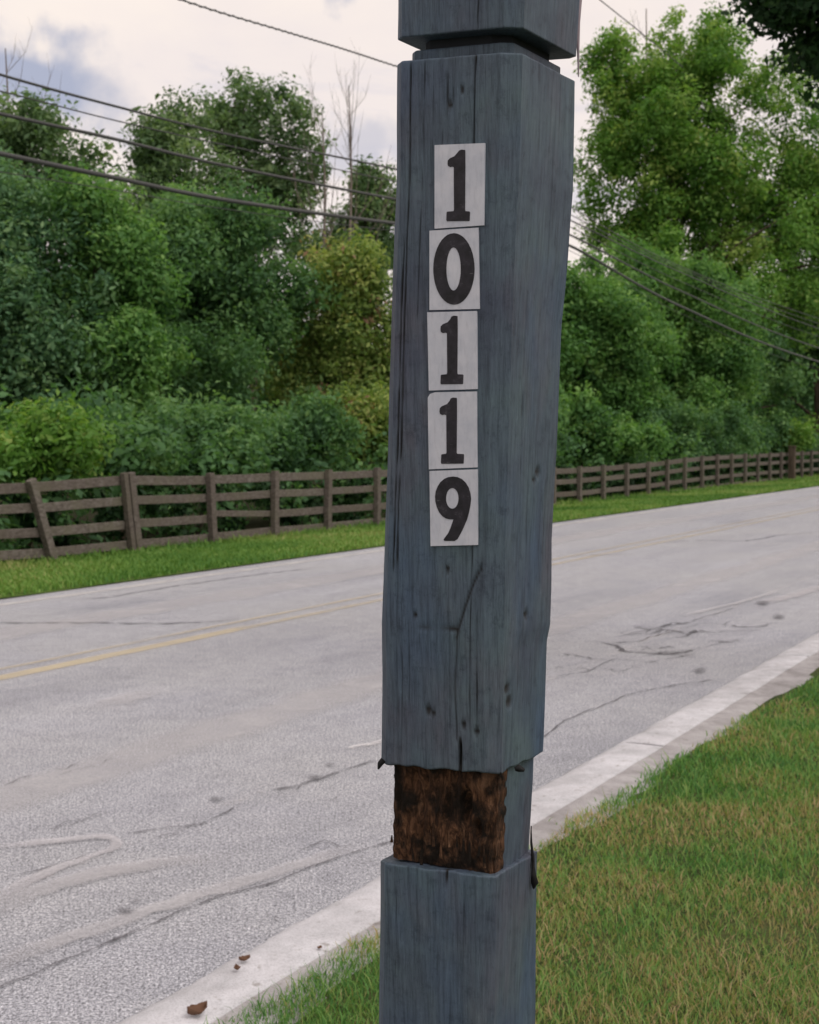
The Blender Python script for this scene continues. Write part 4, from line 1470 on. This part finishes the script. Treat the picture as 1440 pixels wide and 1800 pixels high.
def one(xl, xr, ytop, ybase, flagx, sl, sr):
    """a slab-serif figure 1 in crop pixels"""
    return [(sr - 34, ytop), (sr - 2, ytop + 3), (sr, ytop + 10), (sr + 1, ytop + 140), (sr - 2, ybase - 96), (sr + 2, ybase - 84), (xr - 5, ybase - 82), (xr, ybase - 74), (xr - 3, ybase - 3), (xr - 8, ybase),
            (xl + 6, ybase + 2), (xl, ybase - 8), (xl + 3, ybase - 74), (xl + 8, ybase - 80), (sl, ybase - 84), (sl + 4, ybase - 96), (sl + 2, ytop + 150), (sl - 14, ytop + 146), (flagx + 22, ytop + 150), (flagx + 4, ytop + 140),
            (flagx, ytop + 120), (flagx + 2, ytop + 92), (flagx + 20, ytop + 74), (sl + 8, ytop + 56), (sl + 30, ytop + 30), (sr - 52, ytop + 8)]


nine = [(370, 1155), (410, 1160), (448, 1178), (480, 1208), (505, 1250), (520, 1300), (525, 1345), (520, 1400), (508, 1460), (490, 1525), (462, 1590), (435, 1645), (410, 1690), (385, 1706), (300, 1706), (290, 1696),
        (300, 1680), (330, 1640), (352, 1590), (375, 1522), (345, 1522), (310, 1514), (280, 1495), (252, 1460), (232, 1415), (221, 1370), (218, 1325), (224, 1280), (240, 1240), (262, 1205), (295, 1176), (330, 1160)]
TILES = [
    ('topmost number tile, reading 1', [(764, 255), (852, 251.5), (850.5, 396), (764, 402)], cr3(one(314, 516, 160, 770, 325, 376, 476)), None, 1.7),
    ('second number tile, reading 0', [(755, 405.5), (841, 400), (843, 543), (755, 545)], cr3(ell(379, 1180, 176, 306)), cr3(ell(376, 1180, 62, 184)), 1.3),
    ('middle number tile, reading 1', [(751, 549), (838, 546.5), (839, 684), (754, 686.5)], cr4([(x, y - 0) for x, y in one(264, 460, -220, 365, 264, 318, 410)]), None, 1.7),
    ('fourth number tile, reading 1, with a chipped corner', [(752, 699), (756, 692.5), (765, 689.5), (838, 688), (839, 821.5), (754, 825)], cr4(one(268, 465, 480, 1045, 256, 312, 404)), None, 1.4),
    ('lowest number tile, reading 9', [(755, 828), (839, 825), (839, 958), (757, 960)], cr4(nine), cr4(ell(365, 1342, 54, 88)), 1.8),
]
for (lab, quad, dig, hole, off) in TILES:
    t = slab('number_tile', quad, None, -0.003, off * .001 + .0006, 'tile', post)
    t['label'] = lab
    dg = slab('digit', dig, hole, off * .001 + .0002, off * .001 + .0010, 'digit', t)

# torn tarred scraps and a rag of fibre at the notch
splinter([(934, 1452), (934, 1480), (937, 1510), (938, 1522)], [.0006, .0014, .0020, .0016], YC0 + .128, 'black', 'torn_strip', 'black torn edge down the right side of the notch')
splinter([(937, 1515), (938, 1535), (940, 1552), (938, 1562)], [.0014, .0028, .0042, .0010], YC0 + .125, 'black', 'torn_strip')
splinter([(674, 1336), (668, 1343), (665, 1352)], [.0035, .0032, .001], YC0 + .070, 'black', 'torn_strip')
splinter([(905, 1352), (912, 1350), (922, 1354)], [.002, .0042, .0018], YC0 + .045, 'black', 'torn_strip')
splinter([(880, 1358), (884, 1368), (886, 1380)], [.001, .0014, .0006], YC0 + .012, 'rot', 'splinter')
for k in range(16):
    x = 690 + 12.5 * k + random.uniform(-4, 4); y = 1500 + random.uniform(-20, 22)
    splinter([(x, y - 6 + (x - 690) * .12), (x + random.uniform(-2, 2), y - 14 - random.uniform(2, 30))], [.0018, .0006], YC0 + .078 - .064 * (x - 680) / 210, 'rot', 'splinter')

splinter([(1013, -70), (1013, 0), (1015, 40), (1016.5, 90), (1017, 135)], [.0075, .0062, .0030, .0014, .0006], YC0 + .118, 'pale', 'splinter', 'pale pinkish strip standing for the lit bevel along the right edge of the top length')  # added pale strip; light on the back chamfer put into its colour

# ------------------------------------------------------------------ dead leaves on the kerb
def dead_leaf(px, py, size, label, rot=0.0, curl=0.4, z=0.056):
    c = on_z(px, py, z)
    n = 12
    V = []; Fc = []
    for i in range(n + 1):
        f = i / n
        w = size * .42 * math.sin(math.pi * min(1, f * 1.02)) * (1 + .18 * math.sin(f * 17))
        for s in (-1, -.5, 0, .5, 1):
            x = (f - .5) * size; y = w * s
            zz = abs(s) ** 1.5 * curl * size * .30 + (f - .5) ** 2 * size * .8 * curl + .003
            a = rot
            V.append((x * math.cos(a) - y * math.sin(a), x * math.sin(a) + y * math.cos(a), zz))
    for i in range(n):
        for k in range(4):
            Fc.append((i * 5 + k, (i + 1) * 5 + k, (i + 1) * 5 + k + 1, i * 5 + k + 1))
    me = bpy.data.meshes.new('dead_leaf'); me.from_pydata(V, [], Fc)
    for p in me.polygons: p.use_smooth = True
    o = bpy.data.objects.new('dead_leaf', me); me.materials.append(M['dead']); COL.objects.link(o)
    o.location = (c.x, c.y, z)
    sol = o.modifiers.new('thickness', 'SOLIDIFY'); sol.thickness = 0.0012
    tag(o, label, 'leaf', 'dead leaves fallen on the kerb')
    return o


dead_leaf(430, 1690, .034, 'small curled brown leaf on the pale kerb, the farther of the close pair', .5, .9)
dead_leaf(417, 1706, .022, 'tiny dark curled leaf just below the small brown one on the kerb', 2.0, 1.2)
dead_leaf(347, 1785, .06, 'large crumpled reddish brown leaf lying where kerb meets grass at the bottom edge', .7, 1.0)
dead_leaf(562, 1668, .018, 'light tan leaf at the grass edge below the kerb, left of the post', 1.2, .6)
